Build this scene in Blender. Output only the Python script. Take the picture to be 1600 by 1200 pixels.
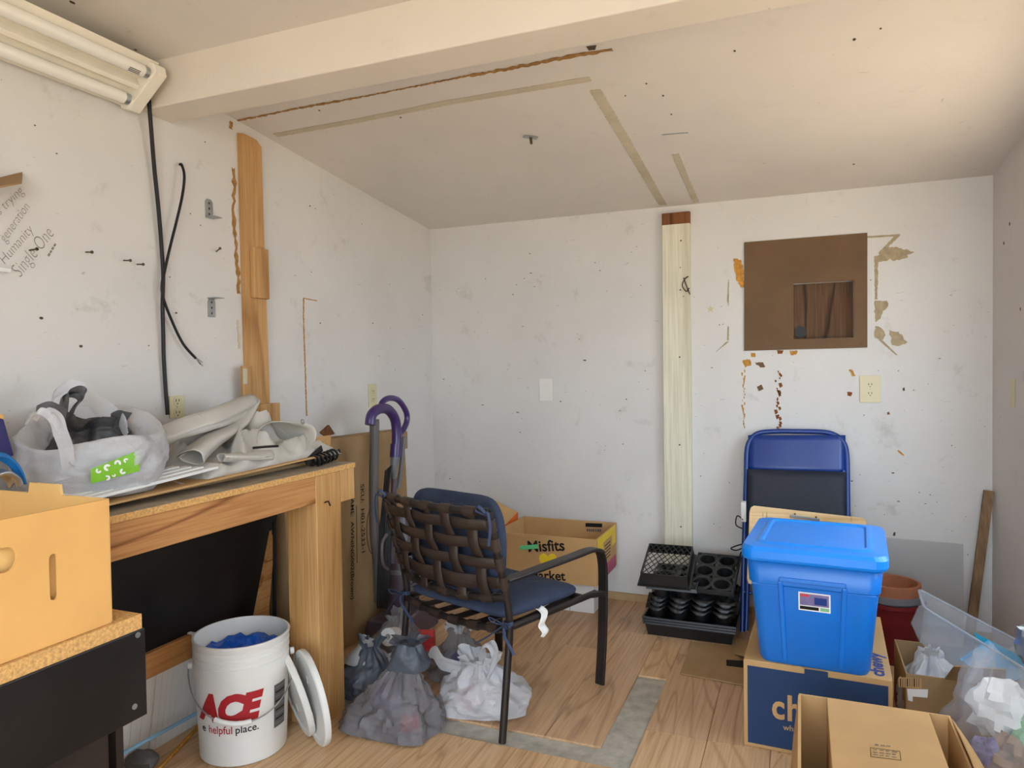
import bpy, bmesh, math, random
import numpy as np
from mathutils import Vector, Matrix, noise
R = math.radians
scene = bpy.context.scene
for o in list(bpy.data.objects):
    bpy.data.objects.remove(o, do_unlink=True)
COL = scene.collection

# ------------------------------------------------------------------ camera
FPX, YAW, PIT, ROL, CH = 1111.94, R(-22.112), R(-1.367), R(-0.785), 1.2
cy, sy, cp, sp = math.cos(YAW), math.sin(YAW), math.cos(PIT), math.sin(PIT)
fwd = Vector((sy*cp, cy*cp, sp)); rt0 = Vector((cy, -sy, 0)); up0 = rt0.cross(fwd)
c_, s_ = math.cos(ROL), math.sin(ROL)
rt = c_*rt0 + s_*up0; up = -s_*rt0 + c_*up0
cam_d = bpy.data.cameras.new('camera'); cam = bpy.data.objects.new('camera', cam_d); COL.objects.link(cam)
cam_d.sensor_width = 36; cam_d.sensor_fit = 'HORIZONTAL'; cam_d.lens = FPX/1600*36; cam_d.clip_start = .02
cam.matrix_world = Matrix(((rt.x, up.x, -fwd.x, 0), (rt.y, up.y, -fwd.y, 0), (rt.z, up.z, -fwd.z, CH), (0, 0, 0, 1)))
scene.camera = cam
# ------------------------------------------------------------------ sky, sun, exposure
world = bpy.data.worlds.new('sky'); scene.world = world; world.use_nodes = True
wn = world.node_tree.nodes; wl = world.node_tree.links
wn['Background'].inputs['Color'].default_value = (.72, .86, 1.0, 1)
wn['Background'].inputs['Strength'].default_value = 2.7
sun_d = bpy.data.lights.new('sun', 'SUN'); sun_d.energy = 7.0; sun_d.angle = R(.6); sun_d.color = (1, .93, .82)
sun = bpy.data.objects.new('sun', sun_d); COL.objects.link(sun)
sun.rotation_euler = Vector((.0, -1.0, -1.15)).to_track_quat('-Z', 'Y').to_euler()
sun.location = (6, -8, 8)
scene.view_settings.view_transform = 'Standard'; scene.view_settings.look = 'None'
scene.view_settings.gamma = 1; scene.view_settings.use_curve_mapping = False
scene.view_settings.exposure = 1.52
scene.cycles.use_denoising = True
scene.cycles.max_bounces = 10; scene.cycles.diffuse_bounces = 6; scene.cycles.transparent_max_bounces = 16
scene.cycles.sample_clamp_indirect = 8

# ------------------------------------------------------------------ pixel -> point on a known plane
C0 = Vector((0, 0, CH))
XL, YB, XR, YF = -1.92, 3.54, .748, -.6
def ray(x, y): return rt*(x-800) + up*(600-y) + fwd*FPX
def onx(x, y, X): d = ray(x, y); return C0 + d*(X/d.x)
def ony(x, y, Y): d = ray(x, y); return C0 + d*(Y/d.y)
def onz(x, y, Z=0.): d = ray(x, y); return C0 + d*((Z-CH)/d.z)
def zc(Y): return 1.975 + (YB-Y)*.1
def once(x, y, off=0.):
    d = ray(x, y); t = (1.975+.1*YB-off-CH)/(d.z+.1*d.y); return C0 + d*t
def LW(x, y, off=.0): return onx(x, y, XL+off)
def BW(x, y, off=.0): return ony(x, y, YB-off)

# ------------------------------------------------------------------ mesh builder
WPOS = {}
class MB:
    def __init__(s, T=None): s.v = []; s.f = []; s.T = T
    def pts(s, P, F):
        b = len(s.v)
        s.v += [s.T @ Vector(p) if s.T else Vector(p) for p in P]
        s.f += [tuple(i+b for i in f) for f in F]; return s
    def box(s, lo, hi):
        a, b = lo, hi
        P = [(x, y, z) for z in (a[2], b[2]) for y in (a[1], b[1]) for x in (a[0], b[0])]
        return s.pts(P, [(0,2,3,1),(4,5,7,6),(0,1,5,4),(2,6,7,3),(0,4,6,2),(1,3,7,5)])
    def obox(s, c, ax, ay, az):           # oriented box: centre + half-axis vectors
        c, ax, ay, az = map(Vector, (c, ax, ay, az))
        P = [c+i*ax+j*ay+k*az for k in (-1, 1) for j in (-1, 1) for i in (-1, 1)]
        return s.pts(P, [(0,2,3,1),(4,5,7,6),(0,1,5,4),(2,6,7,3),(0,4,6,2),(1,3,7,5)])
    def bar(s, a, b, w, h, upv=(0,0,1)):    # rectangular bar from a to b
        a, b = Vector(a), Vector(b); d = (b-a); n = d.normalized()
        side = n.cross(Vector(upv))
        if side.length < 1e-4: side = n.cross(Vector((1,0,0)))
        side.normalize(); u = side.cross(n)
        return s.obox((a+b)/2, d/2, side*w/2, u*h/2)
    def tube(s, path, r, n=10, cap=True, flat=None):
        P = [Vector(p) for p in path]; m = len(P)
        rr = r if isinstance(r, (list, tuple)) else [r]*m
        t0 = (P[1]-P[0]).normalized()
        ref = Vector((0,0,1)) if abs(t0.z) < .9 else Vector((1,0,0))
        u = t0.cross(ref).normalized(); V = []; F = []
        for i in range(m):
            t = (P[min(i+1, m-1)]-P[max(i-1, 0)])
            if t.length < 1e-9: t = t0.copy()
            t.normalize(); u = (u - t*u.dot(t))
            u.normalize(); w = t.cross(u)
            for k in range(n):
                a = 2*math.pi*k/n
                V.append(P[i] + (u*math.cos(a) + w*math.sin(a)*(flat or 1))*rr[i])
        for i in range(m-1):
            for k in range(n):
                F.append((i*n+k, i*n+(k+1) % n, (i+1)*n+(k+1) % n, (i+1)*n+k))
        if cap: F += [tuple(range(n))[::-1], tuple((m-1)*n+k for k in range(n))]
        return s.pts(V, F)
    def lathe(s, prof, c=(0,0,0), n=40, T=None):    # prof list of (r,z)
        V = []; F = []; c = Vector(c)
        for r, z in prof:
            for k in range(n):
                a = 2*math.pi*k/n; p = Vector((r*math.cos(a), r*math.sin(a), z))
                V.append((T @ p if T else p) + c)
        for i in range(len(prof)-1):
            for k in range(n): F.append((i*n+k, i*n+(k+1) % n, (i+1)*n+(k+1) % n, (i+1)*n+k))
        loop = prof[0] == prof[-1]
        if prof[0][0] > 1e-5 and not loop: F.append(tuple(range(n))[::-1])
        if prof[-1][0] > 1e-5 and not loop: F.append(tuple((len(prof)-1)*n+k for k in range(n)))
        return s.pts(V, F)
    def grid(s, fn, nu, nv, closeu=False):
        V = [fn(i/(nu if closeu else nu-1), j/(nv-1)) for j in range(nv) for i in range(nu)]
        F = []
        for j in range(nv-1):
            for i in range(nu if closeu else nu-1):
                k = (i+1) % nu; F.append((j*nu+i, j*nu+k, (j+1)*nu+k, (j+1)*nu+i))
        return s.pts(V, F)
    def panel(s, o, ux, uy, outer, holes=(), th=.004):   # flat plate with holes; outer/holes in (a,b) metres along ux,uy
        o, ux, uy = Vector(o), Vector(ux).normalized(), Vector(uy).normalized(); nrm = ux.cross(uy)
        bm = bmesh.new()
        for lp in [outer] + list(holes):
            vs = [bm.verts.new(o+ux*a+uy*b) for a, b in lp]
            for i in range(len(vs)): bm.edges.new((vs[i], vs[(i+1) % len(vs)]))
        bmesh.ops.triangle_fill(bm, use_beauty=True, edges=bm.edges[:], normal=nrm)
        if th:
            g = bmesh.ops.extrude_face_region(bm, geom=bm.faces[:])
            for e in g['geom']:
                if isinstance(e, bmesh.types.BMVert): e.co += nrm*th
        bm.verts.index_update()
        P = [v.co.copy() for v in bm.verts]; F = [tuple(v.index for v in f.verts) for f in bm.faces]
        bm.free(); return s.pts(P, F)
    def build(s, name, mat, parent=None, bevel=0, smooth=None, solid=0, subd=0, seg=2):
        me = bpy.data.meshes.new(name)
        if parent is not None: org = WPOS[parent.name]
        else:
            lo = Vector([min(v[i] for v in s.v) for i in range(3)]); hi = Vector([max(v[i] for v in s.v) for i in range(3)])
            org = Vector(((lo.x+hi.x)/2, (lo.y+hi.y)/2, lo.z))
        me.from_pydata([v-org for v in s.v], [], s.f)
        bm = bmesh.new(); bm.from_mesh(me); bmesh.ops.recalc_face_normals(bm, faces=bm.faces); bm.to_mesh(me); bm.free()
        o = bpy.data.objects.new(name, me); COL.objects.link(o)
        if parent is not None: o.parent = parent
        else: o.location = org
        WPOS[o.name] = org
        if mat: me.materials.append(mat)
        if smooth is not None:
            me.polygons.foreach_set('use_smooth', [True]*len(me.polygons)); me.set_sharp_from_angle(angle=R(smooth))
        if solid:
            m = o.modifiers.new('thick', 'SOLIDIFY'); m.thickness = solid; m.offset = 0
        if bevel:
            m = o.modifiers.new('bevel', 'BEVEL'); m.width = bevel; m.segments = seg; m.limit_method = 'ANGLE'; m.angle_limit = R(40)
        if subd:
            m = o.modifiers.new('sub', 'SUBSURF'); m.levels = subd; m.render_levels = subd
        return o
def tag(o, label, cat, group=None):
    o['label'] = label; o['category'] = cat; o['kind'] = 'thing'
    if group: o['group'] = group
    return o
def thing(name, label, cat, loc, group=None):
    o = bpy.data.objects.new(name, None); COL.objects.link(o); o.location = loc; o.empty_display_size = .05
    WPOS[o.name] = Vector(loc); return tag(o, label, cat, group)
def struct(o): o['kind'] = 'structure'; return o
def bez(P, n=8):                          # Catmull-Rom through points
    P = [Vector(p) for p in P]; out = []
    for i in range(len(P)-1):
        a, b, c, d = P[max(i-1,0)], P[i], P[i+1], P[min(i+2,len(P)-1)]
        for k in range(n):
            t = k/n
            out.append(.5*((2*b)+(c-a)*t+(2*a-5*b+4*c-d)*t*t+(3*b-a-3*c+d)*t**3))
    return out+[P[-1]]
def N(p, s=1., o=0.): return noise.noise(Vector(p)*s + Vector((o, o*1.7, o*.3)))
def turb(p, s=1., o=0., oct=3): return sum(N(p, s*2**i, o+i*7)/(1.8**i) for i in range(oct))

# ------------------------------------------------------------------ materials
def L(c):                                  # sRGB 0-255 -> linear
    return tuple(((x/255)/12.92 if x/255 <= .04045 else ((x/255+.055)/1.055)**2.4) for x in c)
class NT:
    def __init__(s, name):
        s.m = bpy.data.materials.new(name); s.m.use_nodes = True
        s.n = s.m.node_tree.nodes; s.l = s.m.node_tree.links; s.b = s.n['Principled BSDF']; s.out = s.n['Material Output']
    def new(s, t, **k):
        n = s.n.new(t)
        for a, b in k.items(): setattr(n, a, b)
        return n
    def coords(s, scale=(1,1,1), rnd=False, rot=(0,0,0)):
        tc = s.new('ShaderNodeTexCoord'); mp = s.new('ShaderNodeMapping'); mp.inputs['Scale'].default_value = scale; mp.inputs['Rotation'].default_value = rot
        s.l.new(tc.outputs['Object'], mp.inputs['Vector'])
        if rnd:
            oi = s.new('ShaderNodeObjectInfo'); cx = s.new('ShaderNodeCombineXYZ'); ml = s.new('ShaderNodeVectorMath', operation='SCALE')
            for i in range(3): s.l.new(oi.outputs['Random'], cx.inputs[i])
            s.l.new(cx.outputs[0], ml.inputs[0]); ml.inputs['Scale'].default_value = 37.
            s.l.new(ml.outputs[0], mp.inputs['Location'])
        return mp.outputs['Vector']
    def noise(s, vec, scale, detail=4, rough=.6, dist=0):
        n = s.new('ShaderNodeTexNoise'); n.inputs['Scale'].default_value = scale; n.inputs['Detail'].default_value = detail
        n.inputs['Roughness'].default_value = rough; n.inputs['Distortion'].default_value = dist
        s.l.new(vec, n.inputs['Vector']); return n.outputs['Fac']
    def ramp(s, fac, stops):
        r = s.new('ShaderNodeValToRGB'); e = r.color_ramp.elements
        while len(e) < len(stops): e.new(.5)
        for i, (p, c) in enumerate(stops):
            e[i].position = p; e[i].color = (*c, 1) if len(c) == 3 else c
        s.l.new(fac, r.inputs['Fac']); return r.outputs['Color']
    def mix(s, fac, a, b, blend='MIX'):
        m = s.new('ShaderNodeMix', data_type='RGBA', blend_type=blend)
        for sock, v in ((m.inputs['Factor'], fac), (m.inputs['A'], a), (m.inputs['B'], b)):
            if isinstance(v, (int, float)): sock.default_value = v
            elif isinstance(v, tuple): sock.default_value = (*v, 1) if len(v) == 3 else v
            else: s.l.new(v, sock)
        return m.outputs['Result']
    def bump(s, h, strength=.3, dist=.003):
        b = s.new('ShaderNodeBump'); b.inputs['Strength'].default_value = strength; b.inputs['Distance'].default_value = dist
        s.l.new(h, b.inputs['Height']); s.l.new(b.outputs['Normal'], s.b.inputs['Normal'])
    def set(s, col=None, rough=.6, spec=.4, metal=0):
        if col is not None:
            if isinstance(col, tuple): s.b.inputs['Base Color'].default_value = (*col, 1)
            else: s.l.new(col, s.b.inputs['Base Color'])
        s.b.inputs['Roughness'].default_value = rough; s.b.inputs['Specular IOR Level'].default_value = spec; s.b.inputs['Metallic'].default_value = metal
        return s.m
def plain(name, rgb, rough=.55, spec=.4, metal=0, var=.08, scale=9, bump=0, bscale=60):
    t = NT(name); c = L(rgb); v = t.coords()
    f = t.noise(v, scale)
    a = tuple(min(1, x*(1-var*1.6)) for x in c); b = tuple(min(1, x*(1+var*1.6)) for x in c)
    col = t.ramp(f, [(.25, a), (.75, b)])
    if bump: t.bump(t.noise(v, bscale, 3), bump, .002)
    return t.set(col, rough, spec, metal)
def wood(name, lo, hi, axis='Y', ring=14, rough=.6, stain=None, rnd=False, spec=.3, fine=1., dist=3.2):
    t = NT(name); sc = {'X': (.12,1,1), 'Y': (1,.12,1), 'Z': (1,1,.12)}[axis]
    v = t.coords(sc, rnd)
    big = t.noise(v, 3.2, 3, .5, .6)
    mul = t.new('ShaderNodeMath', operation='MULTIPLY'); mul.inputs[1].default_value = ring; t.l.new(big, mul.inputs[0])
    sn = t.new('ShaderNodeMath', operation='PINGPONG'); sn.inputs[1].default_value = 1.; t.l.new(mul.outputs[0], sn.inputs[0])
    sc2 = {'X': (.03,1,1), 'Y': (1,.03,1), 'Z': (1,1,.03)}[axis]
    fn = t.noise(t.coords(sc2, rnd), 130*fine, 3, .6)
    lo, hi = L(lo), L(hi)
    c1 = t.ramp(sn.outputs[0], [(.0, lo), (.35, hi), (1, hi)])
    c2 = t.ramp(fn, [(.3, tuple(x*.80 for x in hi)), (.62, (1,1,1))])
    col = t.mix(.45, c1, c2, 'MULTIPLY')
    if stain:
        sf = t.ramp(t.noise(t.coords((1,1,1), rnd), 2.5, 3), [(.45, (0,0,0)), (.7, (1,1,1))])
        col = t.mix(sf, col, L(stain))
    t.bump(fn, .12, .001)
    return t.set(col, rough, spec)
def wallpaint(name, rgb, dirt=1.):
    t = NT(name); c = L(rgb); v = t.coords()
    col = t.ramp(t.noise(v, 1.7, 5), [(.3, tuple(x*.93 for x in c)), (.7, tuple(min(1, x*1.03) for x in c))])
    sm = t.ramp(t.noise(v, 6., 6, .72, .4), [(.60, (0,0,0)), (.80, (.5*dirt,)*3)])
    col = t.mix(sm, col, L((150,140,126)))
    vo = t.new('ShaderNodeTexVoronoi'); vo.inputs['Scale'].default_value = 11; t.l.new(v, vo.inputs['Vector'])
    d = t.ramp(vo.outputs['Distance'], [(.010, (.8,.8,.8)), (.018, (0,0,0))])
    msk = t.ramp(t.noise(v, 2.3, 2), [(.5, (0,0,0)), (.56, (1,1,1))])
    f = t.mix(1., d, msk, 'MULTIPLY'); col = t.mix(f, col, L((92,80,66)))
    v2 = t.coords((1.,1.,5.))                # short scuffs
    scf = t.ramp(t.noise(v2, 24, 2, .5, .8), [(.735, (0,0,0)), (.77, (.55*dirt,)*3)])
    col = t.mix(scf, col, L((128,120,108)))
    t.bump(t.noise(v, 190, 2), .08, .001)
    return t.set(col, .62, .3)
def film(name, rgb, opac=.5, rough=.25, transl=.4):      # thin plastic film
    t = NT(name); c = L(rgb)
    t.b.inputs['Base Color'].default_value = (*c, 1); t.b.inputs['Roughness'].default_value = rough; t.b.inputs['Specular IOR Level'].default_value = .9
    tr = t.new('ShaderNodeBsdfTranslucent'); tr.inputs['Color'].default_value = (*c, 1)
    tp = t.new('ShaderNodeBsdfTransparent'); tp.inputs['Color'].default_value = (*[min(1, .55+.45*x) for x in c], 1)
    m1 = t.new('ShaderNodeMixShader'); m1.inputs[0].default_value = transl
    m2 = t.new('ShaderNodeMixShader'); m2.inputs[0].default_value = opac
    t.l.new(t.b.outputs[0], m1.inputs[1]); t.l.new(tr.outputs[0], m1.inputs[2])
    t.l.new(tp.outputs[0], m2.inputs[1]); t.l.new(m1.outputs[0], m2.inputs[2]); t.l.new(m2.outputs[0], t.out.inputs['Surface'])
    v = t.coords(); t.bump(t.noise(v, 34, 5, .65, 1.2), .8, .008)
    return t.m
M = {}
M['wall'] = wallpaint('wall_paint', (212,209,205)); M['ceil'] = wallpaint('ceiling_paint', (220,214,207), .5)
M['beam'] = wallpaint('beam_paint', (224,215,202), .5); M['wall_cool'] = wallpaint('right_wall_paint', (212,206,203))
M['lam'] = wood('oak_laminate', (178,142,108), (206,170,132), 'Y', 26, .38, None, True, .45)
M['lam2'] = wood('pale_lit_oak_laminate', (192,154,112), (216,180,138), 'Y', 30, .38, None, True, .45)  # paler copy of the oak; stronger light on front rows put into colour
M['lamedge'] = plain('laminate_core', (120,92,60), .8)
M['sub'] = plain('grey_underlay', (176,170,158), .85, .2, 0, .16, 22, .25, 90)
M['stud'] = wood('pine_stud', (170,126,76), (196,154,102), 'Z', 11, .6, None, True)
M['rail'] = wood('fir_rail', (134,84,42), (192,140,86), 'Y', 17, .6, None, True)
M['leg'] = wood('pine_leg', (192,146,90), (206,162,106), 'Z', 7, .6, None, True)
M['paintstud'] = wood('painted_stud', (206,200,176), (222,217,196), 'Z', 7, .6, None, False)
M['rawtop'] = wood('raw_brown_wood', (88,52,26), (128,80,44), 'Z', 9, .7)
M['particle'] = plain('particle_board', (206,160,100), .8, .2, 0, .25, 140, .2, 200)
M['dust'] = plain('dusty_bench_top', (150,138,120), .8, .2, 0, .2, 14)
M['black'] = plain('black_painted_board', (22,20,20), .42, .4, 0, .5, 5)
M['darkbrown'] = plain('dark_brown_board', (40,32,29), .5, .4, 0, .3, 6)
M['card'] = plain('kraft_cardboard', (190,152,104), .8, .2, 0, .07, 5)
M['cardB'] = plain('orange_kraft_cardboard', (222,170,102), .8, .2, 0, .05, 5)
M['cardI'] = plain('light_kraft_cardboard', (238,196,124), .8, .2, 0, .04, 5)
M['cardD'] = plain('dull_cardboard', (158,128,92), .8, .2, 0, .1, 5)
M['cardE'] = plain('cardboard_edge', (164,124,76), .9, .1, 0, .3, 120)
M['white'] = plain('white_plastic', (224,222,216), .4, .5, 0, .03)
M['whitem'] = plain('white_enamel', (232,226,212), .4, .5, 0, .03)
M['tube'] = plain('fluorescent_glass', (232,230,222), .2, .6, 0, .02)
M['foam'] = plain('white_foam_board', (226,226,224), .8, .2, 0, .03, 4, .35, 160)
M['ink'] = plain('black_print', (30,27,25), .7, .2); M['pencil'] = plain('pencil_mark', (132,124,114), .9, .1)
M['red'] = plain('red_print', (168,30,38), .5); M['inkgrey'] = plain('grey_print', (96,94,92), .7)
M['metal'] = plain('galvanised_steel', (170,174,176), .38, .5, .85, .1); M['nail'] = plain('rusty_nail', (86,70,56), .6, .4, .5)
M['blk'] = plain('black_rubber', (20,19,20), .5, .4, 0, .2); M['chairm'] = plain('dark_bronze_metal', (42,36,34), .42, .5, .3, .2)
M['strap'] = plain('brown_vinyl_strap', (54,42,36), .5, .45, 0, .25, 12)
M['navy'] = plain('navy_canvas', (58,66,86), .9, .15, 0, .14, 14, .3, 260); M['tie'] = plain('navy_tie', (62,72,98), .9, .15)
M['blue'] = plain('blue_enamel', (2,50,126), .36, .6, 0, .06); M['darkpad'] = plain('charcoal_vinyl_pad', (38,42,54), .6, .35, 0, .1, 90, .2, 300)
M['tote'] = plain('blue_polypropylene', (8,112,206), .36, .5, 0, .03); M['lid'] = plain('bright_blue_lid', (10,132,236), .34, .5, 0, .03)
M['bpaper'] = plain('navy_print', (40,62,98), .7, .2, 0, .05)
M['plate'] = plain('ivory_plate', (206,196,158), .4, .5, 0, .03); M['plated'] = plain('dark_slots', (60,52,44), .6)
M['hatch'] = plain('brown_hardboard', (104,78,50), .6, .3, 0, .12, 4); M['ply'] = wood('dark_plywood', (58,40,28), (104,78,56), 'Z', 14, .8)
M['torn'] = plain('torn_drywall_paper', (166,150,122), .9, .1, 0, .14, 40); M['rust'] = plain('orange_foam_stain', (190,136,62), .8, .2, 0, .25, 50)
M['rustd'] = plain('rust_stain', (128,74,36), .8, .2, 0, .3, 60); M['glue'] = plain('brown_adhesive', (158,118,64), .7, .3, 0, .25, 50)
M['putty'] = plain('putty_streak', (196,186,164), .8, .2); M['tarp'] = plain('grey_vinyl_tarp', (186,181,172), .48, .4, 0, .05, 6, .15, 90)
M['purple'] = plain('purple_plastic', (60,40,94), .3, .55, 0, .06); M['hose'] = plain('grey_vacuum_hose', (88,82,80), .5, .4)
M['vacbody'] = plain('plum_grey_plastic', (84,72,80), .35, .5); M['greyp'] = plain('grey_plastic', (110,108,110), .45, .5)
M['tray'] = plain('black_tray_plastic', (26,26,27), .38, .5, 0, .3, 30); M['maroon'] = plain('maroon_plastic', (110,22,28), .4, .5)
M['terra'] = plain('terracotta', (156,98,70), .8, .2, 0, .1); M['teal'] = plain('teal_plastic', (38,160,194), .4, .5)
M['pine'] = wood('pale_pine', (214,178,126), (236,206,158), 'X', 8, .55); M['stick'] = wood('weathered_stick', (108,84,60), (140,112,82), 'Z', 9, .75)
M['bluestuff'] = plain('blue_plastic_sheet', (24,88,190), .4, .5, 0, .15, 20); M['cyan'] = plain('pale_blue_tube', (132,180,212), .4, .5)
M['green'] = plain('green_print', (122,182,40), .45, .4); M['mint'] = plain('green_tape', (96,202,140), .5); M['yellow'] = plain('yellow_print', (230,196,40), .6)
M['pink'] = plain('pink_print', (184,84,116), .6); M['orange'] = plain('orange_print', (206,98,36), .6); M['paper'] = plain('white_paper', (232,230,226), .8, .2, 0, .03)
M['star'] = plain('pale_star_sticker', (196,190,150), .6); M['redpk'] = plain('red_packet', (206,60,60), .5, .5, 0, .3, 30); M['pinkpk'] = plain('pink_packet', (214,150,160), .5, .5, 0, .3, 24)
M['violet'] = plain('violet_packet', (120,108,150), .5, .5, 0, .25, 24); M['greens'] = plain('green_packet', (120,176,130), .5, .4, 0, .3, 24); M['brownpk'] = plain('brown_paper', (150,116,84), .8, .2, 0, .3, 24)
M['bagW'] = film('white_bag_film', (232,232,234), .80, .3, .35); M['bagG'] = film('grey_bag_film', (160,157,160), .5, .12, .25)
M['bagC'] = film('clear_bag_film', (232,234,238), .20, .08, .2); M['bagT'] = film('hazy_bag_film', (186,184,186), .5, .2, .35)
M['bagK'] = film('charcoal_bag_film', (58,57,60), .9, .28, .2); M['bagD'] = film('slate_bag_film', (96,104,116), .85, .25, .3)
M['clearbin'] = film('clear_bin_plastic', (236,241,246), .20, .1, .2); M['acryl'] = film('acrylic_sheet', (228,228,228), .12, .1, .2)
t_ = NT('window_glass'); tp_ = t_.new('ShaderNodeBsdfTransparent'); gl_ = t_.new('ShaderNodeBsdfGlossy'); gl_.inputs['Roughness'].default_value = .02; mx_ = t_.new('ShaderNodeMixShader'); mx_.inputs[0].default_value = .06
t_.l.new(tp_.outputs[0], mx_.inputs[1]); t_.l.new(gl_.outputs[0], mx_.inputs[2]); t_.l.new(mx_.outputs[0], t_.out.inputs['Surface']); M['pane'] = t_.m
M['rim'] = film('bin_rim_plastic', (226,232,240), .6, .15, .4)
M['conc'] = plain('sunlit_ground', (196,176,148), .9, .1, 0, .1, 1)

# ------------------------------------------------------------------ text
def text_mesh(s, size=1., offset=0., shear=0., spacing=1.):
    cu = bpy.data.curves.new('t', 'FONT'); cu.body = s; cu.size = size; cu.offset = offset; cu.shear = shear; cu.space_character = spacing; cu.resolution_u = 3
    ob = bpy.data.objects.new('t', cu); COL.objects.link(ob)
    dg = bpy.context.evaluated_depsgraph_get(); me = bpy.data.meshes.new_from_object(ob.evaluated_get(dg))
    V = [v.co.copy() for v in me.vertices]; F = [tuple(p.vertices) for p in me.polygons]
    bpy.data.objects.remove(ob); bpy.data.meshes.remove(me); bpy.data.curves.remove(cu); return V, F
def lettering(s, a, b, upd, mat, parent, bold=.0, shear=0., hscale=None, nrm=None, lift=.0012, name='lettering', spacing=1.):
    """write s so that it runs from point a to point b; upd is the glyphs' up direction"""
    V, F = text_mesh(s, 1., bold, shear, spacing); a, b = Vector(a), Vector(b)
    x0 = min(v.x for v in V); x1 = max(v.x for v in V); k = (b-a).length/(x1-x0); ux = (b-a).normalized()
    uy = Vector(upd); uy = (uy-ux*uy.dot(ux)).normalized(); n = ux.cross(uy)
    m = MB(); kh = k*(hscale or 1)
    m.pts([a+ux*(v.x-x0)*k+uy*v.y*kh+n*lift for v in V], F)
    return m.build(name, mat, parent)
def dashes(a, b, h, n, mat, parent, nrm, name='illegible_print', seed=0, lift=.0012):
    a, b = Vector(a), Vector(b); rnd_ = random.Random(seed); d = b-a; ux = d.normalized(); uy = Vector(nrm).cross(ux).normalized(); m = MB(); x = 0.
    for k in range(n):
        w = d.length/n*rnd_.uniform(.55, .85); c = a+ux*(d.length*k/n+w/2)+Vector(nrm)*lift; m.obox(c, ux*w/2, uy*h*rnd_.uniform(.35, .5), Vector(nrm)*.0003)
    return m.build(name, mat, parent)
def decal(pts, mat, parent, nrm, lift=.0012, name='stain', jag=0, seed=0, th=.0008):
    P = [Vector(p) for p in pts]; n = Vector(nrm)
    if jag:
        rnd = random.Random(seed); Q = []
        for i in range(len(P)):
            a, b = P[i], P[(i+1) % len(P)]; d = b-a; sd = d.cross(n).normalized() if d.length > 1e-6 else Vector((0,0,0)); k = max(2, int(d.length/jag/2.2))
            for j in range(k): Q.append(a+d*(j/k)+sd*rnd.uniform(-jag, jag)*(1 if j else .3))
        P = Q
    c = sum(P, Vector())/len(P); ux = Vector((0,1,0)) if abs(n.x) > .8 else Vector((1,0,0))
    ux = (ux-n*ux.dot(n)).normalized(); uy = n.cross(ux)
    m = MB(); m.panel(c+n*lift, ux, uy, [((p-c).dot(ux), (p-c).dot(uy)) for p in P], (), th)
    return m.build(name, mat, parent)

# ================================================================== THE ROOM
NX, NY, NZ = Vector((1,0,0)), Vector((0,-1,0)), Vector((0,0,1))
NC = Vector((0,-.1,-1)).normalized()
g = MB().box((-14,-14,-.3),(16,16,-.06)).build('ground', M['conc']); struct(g)
floor = struct(MB().box((XL-.1,YF-.1,-.06),(XR+.1,YB+.1,0)).build('floor', M['sub']))
TH = .1; HT = 2.75
wall_left = struct(MB().box((XL-TH,YF-TH,-.06),(XL,YB+TH,HT)).build('wall_left', M['wall']))
# back wall with the rectangular opening behind the brown hatch board
h0, h1 = BW(1240,530), BW(1334,438)
m = MB()
m.box((XL,YB,-.06),(h0.x,YB+TH,HT)); m.box((h1.x,YB,-.06),(XR,YB+TH,HT)); m.box((h0.x,YB,-.06),(h1.x,YB+TH,h0.z)); m.box((h0.x,YB,h1.z),(h1.x,YB+TH,HT))
wall_back = struct(m.build('wall_back', M['wall']))
# right wall with its window; doorway in the front wall
D0, D1, DZ = -1.0, .70, 2.02       # doorway in the front wall, behind the photographer
W0, W1, WZ0, WZ1 = 1.62, 2.92, .82, 1.76
m = MB()
m.box((XR,YF-TH,-.06),(XR+TH,W0,HT)); m.box((XR,W1,-.06),(XR+TH,YB+TH,HT)); m.box((XR,W0,-.06),(XR+TH,W1,WZ0)); m.box((XR,W0,WZ1),(XR+TH,W1,HT))
wall_right = struct(m.build('wall_right', M['wall_cool']))
m = MB(); e_ = .035
m.box((XR+.03,W0,WZ0),(XR+.07,W0+e_,WZ1)); m.box((XR+.03,W1-e_,WZ0),(XR+.07,W1,WZ1)); m.box((XR+.03,W0+e_,WZ0),(XR+.07,W1-e_,WZ0+e_)); m.box((XR+.03,W0+e_,WZ1-e_),(XR+.07,W1-e_,WZ1))
win = struct(m.build('window_1', M['whitem'])); MB().box((XR+.048,W0+e_,WZ0+e_),(XR+.052,W1-e_,WZ1-e_)).build('pane', M['pane'], win)
wall_front = struct(MB().box((XL,YF-TH,-.06),(D0,YF,HT)).box((D1,YF-TH,-.06),(XR,YF,HT)).box((D0,YF-TH,DZ),(D1,YF,HT)).build('wall_front', M['wall']))
m = MB(); a, b = zc(YF-TH), zc(YB+TH)
m.pts([(XL-TH,YF-TH,a),(XR+TH,YF-TH,a),(XR+TH,YB+TH,b),(XL-TH,YB+TH,b),(XL-TH,YF-TH,HT+.1),(XR+TH,YF-TH,HT+.1),(XR+TH,YB+TH,HT+.1),(XL-TH,YB+TH,HT+.1)],
      [(0,3,2,1),(4,5,6,7),(0,1,5,4),(1,2,6,5),(2,3,7,6),(3,0,4,7)])
ceiling = struct(m.build('ceiling', M['ceil']))
# boxed beam across the ceiling
m = MB(); y0, y1 = 1.655, 1.775
m.pts([(XL,y0,2.022),(XR,y0,2.022),(XR,y1,2.018),(XL,y1,2.018),(XL,y0,2.19),(XR,y0,2.19),(XR,y1,2.19),(XL,y1,2.19)],
      [(0,3,2,1),(4,5,6,7),(0,1,5,4),(1,2,6,5),(2,3,7,6),(3,0,4,7)])
beam = struct(m.build('trim_1', M['beam'], bevel=.004))
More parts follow.
